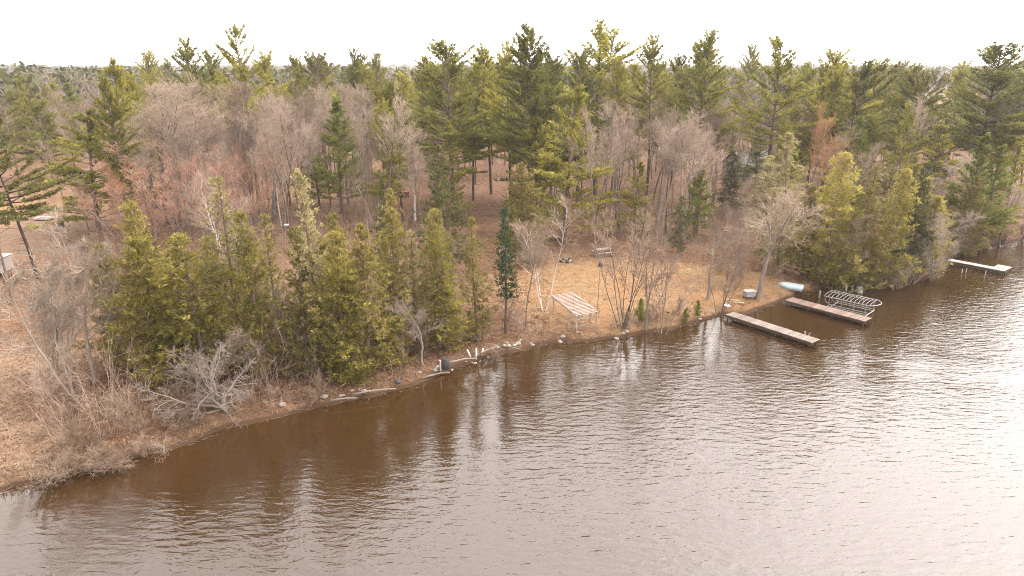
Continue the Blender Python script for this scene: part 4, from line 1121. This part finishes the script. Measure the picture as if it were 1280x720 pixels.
z1 = .5
plank_run(mid((906.5, 393), (917, 390), z1), mid((1015.7, 429.2), (1025.5, 424.5), z1), wid_((906.5, 393), (1015.7, 429.2), (917, 390), (1025.5, 424.5), z1), z1, 'dock', M_deck,
          'long pale grey plank dock, nearest of the docks, by the slim leaning stems', ladder=.86)
plank_run(mid((980.4, 375), (991, 372), z1), mid((1082, 402.5), (1091, 397.7), z1), wid_((980.4, 375), (1082, 402.5), (991, 372), (1091, 397.7), z1), z1, 'dock', M_deck2,
          'reddish brown plank dock alongside the metal boat lift')
A = mid((1184.5, 325.2), (1187, 323.8), z1); B = mid((1255.6, 339), (1260, 337.3), z1)
L3 = float(np.hypot(*(B - A)))
plank_run(A, B, 1.1, z1, 'dock', M_deck3, 'whitish far dock with a wide platform at its lake end', posts=(.05, .5, .97), platform=(L3 * .76, L3, .64, 2.1))

# boat lift: an aluminium frame with arched canopy ribs
zt = 1.2
a0, a1 = unproject(1030.5, 370, zt), unproject(1087, 382.7, zt)
b1 = unproject(1097.5, 374.6, zt)
ex = (a1 - a0)[:2]; LL = float(np.hypot(*ex)); rz = math.atan2(ex[1], ex[0])
WW = 2.3
root = empty('boat_lift', (a0[0], a0[1], 0), rz)
tag(root, 'empty aluminium boat lift with arched bare canopy ribs standing in the water', 'boat lift')
fr = MB()
for y_ in (0, WW): fr.tube([(0, y_, zt), (LL, y_, zt)], .045, 8)
fr.tube([(LL, 0, zt), (LL + .45, WW * .25, zt + .03), (LL + .6, WW * .5, zt + .05), (LL + .45, WW * .75, zt + .03), (LL, WW, zt)], .045, 8)
fr.build('canopy_rail', M_alu, root)
for i in range(13):
    x_ = LL * i / 12
    rb = MB(); rb.tube([(x_, WW * .5 - WW * .5 * math.cos(t), zt + .17 * math.sin(t)) for t in np.linspace(0, math.pi, 9)], .024, 6); rb.build('rib', M_alu, root)
rg = MB(); rg.tube([(0, WW / 2, zt + .19), (LL, WW / 2, zt + .19)], .03, 6); rg.build('ridge_bar', M_alu, root)
for x_ in (LL * .12, LL * .40, LL * .68, LL * .93):
    for y_ in (0, WW):
        po = MB(); po.tube([(x_, y_, -1.1), (x_, y_, zt - .04)], .042, 8); po.build('post', M_alu, root)
for y_ in (0, .55, WW - .55, WW):
    lo = MB(); lo.tube([(LL * .08, y_ + .09 * (1 if y_ < 1 else -1), .28), (LL * .95, y_ + .09 * (1 if y_ < 1 else -1), .28)], .04, 6); lo.build('lower_rail', M_alu, root)
for x_ in (LL * .12, LL * .93):
    cb_ = MB(); cb_.tube([(x_ + .09, .02, .2), (x_ + .09, WW - .02, .2)], .05, 6); cb_.build('cross_beam', M_alu, root)
wh = MB()
wh.tube([(LL * .12 + .32 * math.cos(t), -.12, zt - .25 + .32 * math.sin(t)) for t in np.linspace(0, 2 * math.pi, 15)], .03, 6)
wh.build('winch_wheel', M_alu, root)

# things in the water behind the lift
for px, py, h, lab in [(1057, 366, 1.0, 'thick white pipe post in the water behind the boat lift, taller of the two'), (1064.5, 366, .8, 'short greyish pipe post in the water right of the thick white one'),
                       (1024, 372, .7, 'small white stake at the shore end of the boat lift')]:
    q = unproject(px, py, 0)
    t = MB(); t.tube([(0, 0, -1), (0, 0, h), (0, 0, h + .05)], [.09, .09, .05], 10)
    o = t.build('pipe_post', M_white if px == 1057 else M_alu, None, True); o.location = (q[0], q[1], 0); tag(o, lab, 'post', 'posts by the boat lift')
q = unproject(1074, 365, 0)
bk = empty('water_drum', (q[0], q[1], 0)); tag(bk, 'white round float drum in the shadow behind the boat lift', 'float drum')
t = MB(); t.tube([(0, 0, -.2), (0, 0, 0), (0, 0, .45), (0, 0, .55)], [.30, .33, .33, .28], 14); t.build('drum', M_white, bk, True)
t = MB(); t.tube([(0, 0, .38), (0, 0, .43)], .35, 14); t.build('hoop', M_alu, bk, True)
for px, py, lab in [(1202, 341.5, 'thin pale stake in the water, leftmost of three by the far dock'), (1207, 341, 'thin pale stake in the water, middle one by the far dock'), (1231, 344, 'thin pale stake in the water under the platform end of the far dock')]:
    q = unproject(px, py, 0); t = MB(); t.tube([(0, 0, -.8), (.03, 0, .3), (.05, .02, .55)], [.04, .04, .025], 6)
    o = t.build('stake', M_white, None, True); o.location = (q[0], q[1], 0); tag(o, lab, 'stake', 'stakes by the far dock')

# upturned boat
qa, qb = on_ground(973, 355.5), on_ground(1003, 364)
d = (qb - qa)[:2]; Lb = float(np.hypot(*d)); rz = math.atan2(d[1], d[0])
root = empty('rowboat', (*((qa + qb)[:2] / 2), gz(*((qa + qb)[:2] / 2)) + .02), rz)
tag(root, 'pale turquoise rowboat lying upturned on the bank beneath cedars', 'boat')
V, F = [], []
NS, NC = 15, 9
for i in range(NS):
    u = i / (NS - 1); x_ = (u - .5) * Lb
    hw = .60 * min(1, (u / .38)) ** .6 if u < .38 else .60 * (1 - .14 * (u - .38))
    hw = max(hw, .03); hz_ = .46 - .13 * max(0, 1 - u / .3) ** 2
    for j in range(NC):
        t = -1 + 2 * j / (NC - 1)
        V.append((x_, hw * math.copysign(min(1, abs(t) * 1.28), t), hz_ * (1 - max(0, abs(t) - .62) / .38 * .9) + .02))
for i in range(NS - 1):
    for j in range(NC - 1):
        a = i * NC + j; F.append((a, a + 1, a + NC + 1, a + NC))
F.append(tuple(range((NS - 1) * NC, NS * NC)))
mb = MB(); mb.add(V, F); hull = mb.build('hull', M_turq, root, True)
sm = hull.modifiers.new('solid', 'SOLIDIFY'); sm.thickness = .025
kb = MB(); kb.box((.15, 0, .50), (Lb * .78, .06, .05)); kb.build('keel', M_white, root)
gw = MB()
for sy in (-1, 1): gw.tube([V[i * NC + (0 if sy < 0 else NC - 1)] for i in range(NS)], .03, 6)
gw.build('gunwale', M_white, root)

# slatted frame on legs (old dock section stored ashore)
f0, f1 = on_ground(719, 414.5), on_ground(748, 413)
zf = float(f0[2])
ex = (f1 - f0)[:2]; Wf = float(np.hypot(*ex)) + .15; rz = math.atan2(ex[1], ex[0])
root = empty('slatted_frame', (*f0[:2], zf), rz + .30)
tag(root, 'bleached slatted dock section on splayed legs stored on the lawn edge', 'dock section')
Lf, zA, zB = 4.1, 1.45, 1.95
tl = math.atan2(zB - zA, Lf)
sl = MB()
rr = random.Random(4)
for i in range(18):
    y_ = -.1 + Lf * i / 17; sl.box((Wf / 2 + rr.gauss(0, .02), y_ + rr.gauss(0, .008), zA + (zB - zA) * i / 17 + .05), (Wf + .1 + rr.gauss(0, .03), .08, .03), rr.gauss(0, .008), tl)
sl.build('slats', M_slat, root)
for x_ in (.08, Wf - .08):
    b_ = MB(); b_.box((x_, Lf / 2 - .1, (zA + zB) / 2 - .045), (.07, Lf + .15, .15), 0, tl); b_.build('side_rail', M_slat, root)
for x_, sg in ((.05, -1), (Wf - .05, 1)):
    for y_, zz, sp in ((.05, zA, -.25), (.9, zA + .1, .25), (Lf - .4, zB - .08, .1)):
        l_ = MB(); l_.tube([(x_ + .02 * sg, y_ + sp, -.15), (x_, y_, zz - .04)], .062, 6); l_.build('leg', M_slat if sg < 0 else M_tan, root)
for z_ in (.55, 1.1):
    c_ = MB(); c_.tube([(.03, -.12, z_), (Wf - .03, -.12, z_)], .04, 6); c_.build('cross_bar', M_grey, root)
c_ = MB()
for k in range(5): c_.tube([(Wf * (.12 + .19 * k), -.1, 1.4), (Wf * (.12 + .19 * k), .35, .6)], .025, 6)
c_.build('brace', M_slat, root)

# small grey box by the leaning tree
q = on_ground(936, 373)
root = empty('storage_box', (q[0], q[1], q[2]), .25); tag(root, 'small grey board box with a pale flat lid, left of the leaning tree', 'box')
b_ = MB(); b_.box((0, 0, .5), (1.0, .65, .5)); b_.build('body', M_grey, root, False, .02)
b_ = MB(); b_.box((0, 0, .78), (1.12, .78, .05)); b_.build('lid', M_slat, root, False, .01)
for sx in (-1, 1):
    for sy in (-1, 1):
        b_ = MB(); b_.box((sx * .43, sy * .26, .1), (.08, .08, .29)); b_.build('leg', M_darkwood, root)
# boards and flat stone on the lawn near dock root
for px, py, L_, r_, m_, lab in [(914, 376, 1.5, -.35, M_yellowgreen, 'mossy loose board on the lawn, upper of two near the grey box'), (921, 379, 1.3, -.30, M_tan, 'tan loose board on the lawn, lower of two near the grey box')]:
    q = on_ground(px, py); b_ = MB(); b_.box((0, 0, .06), (L_, .2, .05)); b_.box((L_ * .1, .24, .06), (L_ * .8, .18, .05))
    o = b_.build('board', m_); o.location = q; o.rotation_euler = (0, 0, r_); tag(o, lab, 'board', 'boards on the lawn')


def rock(name, px, py, size, mat, label, group, seed, flat=.6, q=None):
    rr = np.random.RandomState(seed)
    import bmesh
    bm = bmesh.new(); bmesh.ops.create_icosphere(bm, subdivisions=2, radius=.5)
    for v in bm.verts:
        k = 1 + .22 * math.sin(v.co.x * 5 + seed) * math.cos(v.co.y * 4.3 + seed * 2) + rr.normal(0, .05)
        v.co = v.co * k; v.co.z *= flat
    me = bpy.data.meshes.new(name); bm.to_mesh(me); bm.free(); me.materials.append(mat)
    q = on_ground(px, py) if q is None else q
    o = link(name, me, None, (q[0], q[1], q[2] + size * .12)); o.scale = (size, size * rr.uniform(.7, 1), size); o.rotation_euler = (0, 0, rr.uniform(0, 6))
    tag(o, label, 'rock', group); return o


rock('flat_stone', 909, 383, .75, M_white, 'flat whitish stone on the lawn at the root of the near dock', None, 4, .25)
rs_ = random.Random(9)
for i in range(46):
    px = rs_.uniform(530, 660) if i < 20 else rs_.uniform(300, 900)
    xw = unproject(px, 450)[0]
    # stones sit just above the waterline
    x_ = unproject(px, np.interp(px, [a for a, b in SHORE_PX], [b for a, b in SHORE_PX]), 0)
    yy = x_[1] + rs_.uniform(.05, .9 if px > 530 else .5)
    rock('stone', 0, 0, rs_.uniform(.18, .55), M_stone, 'grey brown stone at the waterline ' + ('of the rocky bank' if px > 530 and px < 662 else 'below the left cedars' if px < 530 else 'below the lawn'),
         'stones along the waterline', i, .6, (x_[0], yy, gz(x_[0], yy)))

# logs and stumps on the rocky bank
for px, py, L_, r0_, rz_, m_, lab in [(575, 452, 2.6, .10, .35, M_log, 'grey driftwood log on the rocky bank by the cedar belt'), (612, 438, 2.0, .08, .8, M_log, 'short grey log lying by the white stump'),
                                      (545, 470, 2.2, .09, .45, M_log, 'pale log along the waterline at the right end of the cedar belt'), (640, 436, 1.6, .07, -.4, M_log, 'thin log on the bank left of the slatted frame'),
                                      (470, 490, 2.8, .08, .3, M_log, 'thin driftwood log below the broad cedar'), (430, 500, 1.8, .07, .2, M_log, 'short driftwood log below the left cedar belt')]:
    q = on_ground(px, py); rr = random.Random(int(px))
    t = MB(); t.tube([(-L_ / 2, 0, .05), (-L_ / 6, rr.gauss(0, .08), .1), (L_ / 5, rr.gauss(0, .08), .09), (L_ / 2, 0, .06)], [r0_, r0_ * .95, r0_ * .8, r0_ * .5], 7)
    o = t.build('log', m_, None, True); o.location = q; o.rotation_euler = (0, 0, rz_); tag(o, lab, 'log', 'driftwood logs')
for px, py, h, ln, lab in [(595, 448, .85, .05, 'white birch stump with dark bands at the rocky waterline, tallest of three'), (588, 446, .6, -.4, 'leaning white birch stake left of the tallest white stump'), (602, 442, .45, .3, 'short broken white stump right of the tallest one')]:
    q = on_ground(px, py); t = MB(); t.tube([(0, 0, -.1), (ln * h * .5, 0, h * .5), (ln * h, 0, h)], [.09, .08, .06], 8)
    o = t.build('birch_stump', MAT['bark_birch'], None, True); o.location = q; tag(o, lab, 'stump', 'white stumps on the rocky bank')
q = on_ground(556, 461)
root = empty('barrel', (q[0], q[1], q[2]), .3); tag(root, 'dark barrel with a whitish side tipped at the rocky bank', 'barrel')
t = MB(); t.tube([(0, 0, 0), (.05, 0, .3), (.12, 0, .75), (.13, 0, .8)], [.27, .31, .28, .2], 12); t.build('body', M_black, root, True)
t = MB(); t.box((-.33, 0, .35), (.08, .3, .7)); t.build('board', M_white, root)
q = on_ground(497, 478)
rock('stone', 0, 0, .6, M_black, 'dark wet boulder under the right end of the cedar belt', None, 61, .6, q)

# picnic table and fire ring on the lawn
q = on_ground(753, 319)
root = empty('picnic_table', (q[0], q[1], q[2]), .35); tag(root, 'pale topped picnic table beside the long bare trunk', 'picnic table')
for k in range(5):
    pass
t = MB()
for k in range(5): t.box((0, -.34 + .17 * k, .75), (1.9, .155, .04))
t.build('tabletop', M_slat, root)
for sy in (-1, 1):
    t = MB(); t.box((0, sy * .72, .45), (1.9, .26, .04)); t.build('seat', M_slat, root)
    for sx in (-1, 1):
        t = MB(); t.tube([(sx * .7, sy * .66, 0), (sx * .7, sy * .22, .72)], .045, 6); t.build('leg', M_darkwood, root)
for sx in (-1, 1):
    t = MB(); t.box((sx * .7, 0, .41), (.05, 1.55, .08)); t.build('cross_beam', M_darkwood, root)
q = on_ground(707, 327)
root = empty('fire_ring', (q[0], q[1], q[2])); tag(root, 'dark round fire ring of stones on the lawn', 'fire ring')
for k in range(9):
    a = k * 6.283 / 9; t = MB(); t.box((math.cos(a) * .55, math.sin(a) * .55, .12), (.3, .22, .26), a + 1.5); t.build('ring_stone', M_black if k % 2 else M_stone, root, False, .04)
q = on_ground(751, 333); t = MB(); t.tube([(0, 0, -.1), (0, 0, .3), (0, 0, .42)], [.32, .26, .25], 10); o = t.build('stump', M_darkwood, None, True); o.location = q; tag(o, 'low dark stump on the lawn in front of the picnic table', 'stump')
for px, py, lab in [(766, 312, 'dark camp chair behind the picnic table')]:
    q = on_ground(px, py); root = empty('camp_chair', (q[0], q[1], q[2]), .8); tag(root, lab, 'chair')
    t = MB(); t.box((0, 0, .42), (.5, .5, .04)); t.build('seat', M_black, root)
    t = MB(); t.box((0, .25, .72), (.5, .04, .5), 0, .2); t.build('backrest', M_black, root)
    for sx in (-1, 1):
        for sy in (-1, 1): t = MB(); t.tube([(sx * .22, sy * .22, 0), (sx * .2, sy * .2, .4)], .02, 5); t.build('leg', M_grey, root)

# bird feeder among the trunks at left
q = on_ground(365, 312)
root = empty('bird_feeder', (q[0], q[1], q[2])); tag(root, 'dark wooden tray feeder on a post with a white cap among trunks', 'bird feeder')
t = MB(); t.tube([(0, 0, -.2), (0, 0, 2.6)], .09, 7); t.build('post', M_darkwood, root)
t = MB(); t.box((-.25, 0, 2.66), (1.3, .5, .1)); t.build('tray', M_darkwood, root)
t = MB(); t.box((-.35, 0, 2.95), (.5, .4, .06), 0, .2); t.tube([(-.35, 0, 2.7), (-.35, 0, 2.93)], .03, 5); t.build('cap', M_white, root)
q = on_ground(77, 283); root = empty('burn_barrel', (q[0], q[1], q[2])); tag(root, 'small dark burn barrel standing in the meadow', 'barrel')
t = MB(); t.tube([(0, 0, 0), (0, 0, .9)], .33, 12); t.build('body', M_black, root, True); t = MB(); t.tube([(0, 0, .88), (0, 0, .93)], .35, 12); t.build('rim', M_red, root, True)

# red lawn tractor in the clearing
q = on_ground(505, 246)
root = empty('lawn_tractor', (q[0], q[1], q[2]), .5); tag(root, 'dark red lawn tractor parked in the open clearing', 'lawn tractor')
t = MB(); t.box((.45, 0, .62), (.75, .55, .4)); t.box((-.3, 0, .48), (.9, .6, .14)); t.build('body', M_red, root, False, .05)
t = MB(); t.box((-.45, 0, .75), (.45, .45, .1)); t.box((-.66, 0, .98), (.08, .45, .4)); t.build('seat', M_black, root, False, .03)
t = MB(); t.tube([(.05, 0, .7), (-.08, 0, 1.05)], .025, 6); t.tube([(-.08 + .0, .18 * math.cos(a), 1.05 + .1 * math.sin(a)) for a in np.linspace(0, 6.283, 11)], .02, 5); t.build('steering_wheel', M_black, root)
for x_, r_ in ((.55, .2), (-.5, .3)):
    for sy in (-1, 1):
        t = MB(); t.tube([(x_, sy * .3, r_), (x_, sy * .48, r_)], r_, 14); t.build('wheel', M_black, root, True)
for px, py, lab in [(488, 217, 'dark wheeled cart in the clearing, left of the pair'), (493.5, 217, 'dark wheeled cart in the clearing, right of the pair')]:
    q = on_ground(px, py); root = empty('garden_cart', (q[0], q[1], q[2])); tag(root, lab, 'cart', 'dark carts in the clearing')
    t = MB(); t.box((0, 0, .65), (.85, .8, .55)); t.build('tub', M_black, root, False, .06)
    for sx in (-1, 1): t = MB(); t.tube([(sx * .3, -.45, .25), (sx * .3, -.3, .25)], .25, 10); t.build('wheel', M_grey, root)


# houses seen through the woods
def house(px, py, W, Dp, H, rz, label, wall, roofc, nwin=3, D=None):
    q = on_ground(px, py)
    root = empty('house', (q[0], q[1], q[2] - .2), rz); tag(root, label, 'house', 'houses beyond the woods')
    t = MB(); t.box((0, 0, H / 2), (W, Dp, H))
    t.add([(-W / 2, -Dp / 2, H), (-W / 2, Dp / 2, H), (-W / 2, 0, H + Dp * .3)], [(0, 2, 1)]); t.add([(W / 2, -Dp / 2, H), (W / 2, Dp / 2, H), (W / 2, 0, H + Dp * .3)], [(0, 1, 2)])
    t.build('wall', wall, root)
    t = MB(); th = math.atan(.6); sl_ = Dp / 2 / math.cos(th) + .4
    for sg in (-1, 1): t.box((0, sg * (Dp / 4 + .12), H + Dp * .15 + .02), (W + .7, sl_, .14), 0, -sg * th)
    rf = t.build('roof', roofc, root)
    t = MB(); t.box((W * .2, .5, H + Dp * .3 + .2), (.6, .6, 1.2)); t.build('chimney', M_stone, rf)
    for k in range(nwin):
        x_ = -W / 2 + W * (k + .5) / nwin
        if k == nwin // 2:
            t = MB(); t.box((x_, -Dp / 2 - .02, 1.1), (1.0, .08, 2.1)); t.build('door', M_grey, root)
        else:
            t = MB(); t.box((x_, -Dp / 2 - .02, 1.6), (1.3, .08, 1.2)); w_ = t.build('window', M_white, root)
            t = MB(); t.box((x_, -Dp / 2 - .06, 1.6), (1.1, .04, 1.0)); t.build('pane', M_glass, w_)
    return root


house(946, 222, 11, 7, 2.9, .25, 'pale sided house glimpsed through the trees behind the lawn', M_siding, M_roofm, 5)
house(490, 189, 12, 6, 2.2, -.1, 'low pale house at the back of the open clearing', M_siding, M_roofm, 5)
house(362, 172, 12, 7, 2.8, .3, 'pale house half hidden by trunks left of the bright young pine', M_siding, M_roofm, 5)
house(914, 122, 13, 9, 4.0, .9, 'white gabled house in the hazy gap on the skyline', M_white, M_roofm, 3)
house(1146, 112, 14, 9, 3.6, .2, 'pale house in the far road gap, leftmost of three', M_siding, M_roofm, 3)
house(1160, 118, 12, 8, 3.4, -.2, 'white house in the middle of the far road gap', M_white, M_roofm, 3)
house(1178, 108, 14, 9, 3.6, .1, 'pale house at the right side of the far road gap', M_siding, M_siding, 3)
# trailer roof at the far left edge
q = on_ground(2, 346)
root = empty('camper_trailer', (q[0], q[1], q[2]), .05); tag(root, 'white flat roofed camper trailer cut by the left edge in the meadow', 'trailer')
t = MB(); t.box((-1.4, 0, 1.35), (4.4, 2.0, 1.5)); t.build('body', M_siding, root, False, .08)
t = MB(); t.box((-1.4, 0, 2.14), (4.6, 2.15, .09)); t.build('roof', M_white, root, False, .03)
t = MB(); t.box((-.4, -1.02, 1.5), (.9, .05, .55)); t.build('window', M_glass, root)
for sx in (-2.4, -.6):
    for sy in (-1, 1): t = MB(); t.tube([(sx, sy * .75, .33), (sx, sy * .98, .33)], .33, 12); t.build('wheel', M_black, root)
q = on_ground(55, 275)
t = MB(); t.box((0, 0, .25), (2.2, 1.3, .3)); t.box((.2, .1, .42), (1.5, .9, .12)); o = t.build('tarp_pile', M_slat, None, False, .08); o.location = q; tag(o, 'low pale covered pile lying in the meadow', 'covered pile')

# ------------------------------------------------------------------ ground cover (uncountable)
def in_open(x, y):
    bx, by = project(x, y, 1)
    return any(a < bx < b and c < by < d for a, b, c, d in OPEN) or (690 < bx < 990 and 300 < by < 420)


def scatter(n, seed, dr, az, ok):
    rng = np.random.RandomState(seed)
    D = np.exp(rng.uniform(math.log(dr[0]), math.log(dr[1]), n)); a = rng.uniform(-az, az, n)
    x, y = D * np.sin(a), D * np.cos(a)
    s = shore_dist(x, y)
    m = ok(x, y, s, rng)
    return x[m], y[m], ground(x[m], y[m]), s[m], rng


# undergrowth of leafless saplings and brush
def ok_u(x, y, s, rng):
    m = s > 1.2
    for i in np.where(m)[0]:
        bx, by = project(x[i], y[i], 1)
        if any(a < bx < b and c < by < d for a, b, c, d in OPEN) or (680 < bx < 1000 and 300 < by < 425) or (600 < bx < 720 and 300 < by < 440) or (bx < 60 and by < 600): m[i] = rng.rand() < .06
    return m


x, y, z, s, rng = scatter(5200, 8, (36, 230), .72, ok_u)
S_ = []
for xi, yi, zi in zip(x, y, z):
    h = rng.uniform(.6, 3.6) if rng.rand() < .75 else rng.uniform(3, 6)
    for k in range(rng.randint(2, 5)):
        d = np.array([rng.normal(0, .28), rng.normal(0, .28), 1.]); d /= np.linalg.norm(d)
        p0 = np.array([xi + rng.normal(0, .2), yi + rng.normal(0, .2), zi - .05]); L = h * rng.uniform(.6, 1)
        p1 = p0 + d * L
        S_.append((*p0, .014, *p1, .006))
        for j in range(4):
            q = p0 + d * L * rng.uniform(.3, .95); e = d + rng.normal(0, .55, 3); e /= np.linalg.norm(e); ll = L * rng.uniform(.2, .45)
            q2 = q + e * ll
            S_.append((*q, .009, *q2, .006))
            e2 = e + rng.normal(0, .5, 3); e2 /= np.linalg.norm(e2); q3 = q + e * ll * .5
            S_.append((*q3, .007, *(q3 + e2 * ll * .5), .005))
V, F = tubes(S_, 3)
tag(link('undergrowth', mesh_np('undergrowth', V, F, MAT['twig_birch'], True)), 'thin leafless saplings and brush between the trees', 'undergrowth', kind='stuff')

# dead grass, reeds and leaf litter
x, y, z, s, rng = scatter(52000, 9, (28, 95), .72, lambda x, y, s, rng: (s > .15))
P = np.stack([x, y, z - .01], 1); n = len(P)
Dv = np.stack([rng.normal(0, .5, n), rng.normal(0, .5, n), np.full(n, .8)], 1)
V, F = diamonds(P, Dv, .22, .03, rng, .35, 2, .06)
M_dry = m_foliage('dry_grass', (0.144, 0.086, 0.043), (0.245, 0.166, 0.086), (0.346, 0.259, 0.151), .2)
tag(link('dry_grass', mesh_np('dry_grass', V, F, M_dry)), 'dead tan grass and leaf litter on the ground', 'dry grass', kind='stuff')
m = (s < 1.0) & (rng.rand(n) < .6)
P = np.stack([x[m], y[m], z[m] - .02], 1)
Dv = np.stack([rng.normal(0, .3, m.sum()), rng.normal(0, .3, m.sum()) - .3, np.full(m.sum(), .9)], 1)
V, F = diamonds(P, Dv, .42, .035, rng, .35, 5, .12)
tag(link('shore_sedge', mesh_np('shore_sedge', V, F, M_dry)), 'bleached dead sedge fringing the waterline', 'sedge', kind='stuff')

# twigs, washed up sticks and cut branches along the waterline
x, y, z, s, rng = scatter(30000, 19, (30, 95), .72, lambda x, y, s, rng: (s > -.35) & (s < 1.3))
S_ = []
for xi, yi, zi in zip(x, y, z):
    a = rng.uniform(0, 6.28); L = rng.uniform(.2, 1.0); r_ = rng.uniform(.006, .022); up_ = rng.uniform(-.05, .25)
    zz = max(zi, -.03) + .02
    d = np.array([math.cos(a), math.sin(a), up_]); p0 = np.array([xi, yi, zz]); p1 = p0 + d * L * .5; p2 = p1 + (d + rng.normal(0, .25, 3)) * L * .5
    S_.append((*p0, r_, *p1, r_ * .8)); S_.append((*p1, r_ * .8, *p2, r_ * .4))
V, F = tubes(S_, 3)
tag(link('washed_up_twigs', mesh_np('washed_up_twigs', V, F, M_log, True)), 'washed up grey twigs and sticks littering the waterline', 'twigs', kind='stuff')
# fallen leaves on the forest floor and lawn
x, y, z, s, rng = scatter(60000, 20, (30, 130), .72, lambda x, y, s, rng: (s > .3) & np.array([not in_open(a, b) or rng.rand() < .12 for a, b in zip(x, y)]))
P = np.stack([x, y, z + .02], 1); n = len(P)
Dv = np.stack([rng.normal(0, 1, n), rng.normal(0, 1, n), np.full(n, .05)], 1)
V, F = diamonds(P, Dv, .15, .09, rng, .12, 3, .16)
V[:, 2] += .012
M_leaf = m_foliage('fallen_leaves', (.05, .026, .014), (.14, .075, .038), (.27, .17, .10), .05)
tag(link('fallen_leaves', mesh_np('fallen_leaves', V, F, M_leaf)), 'brown fallen leaves scattered over the forest floor', 'fallen leaves', kind='stuff')
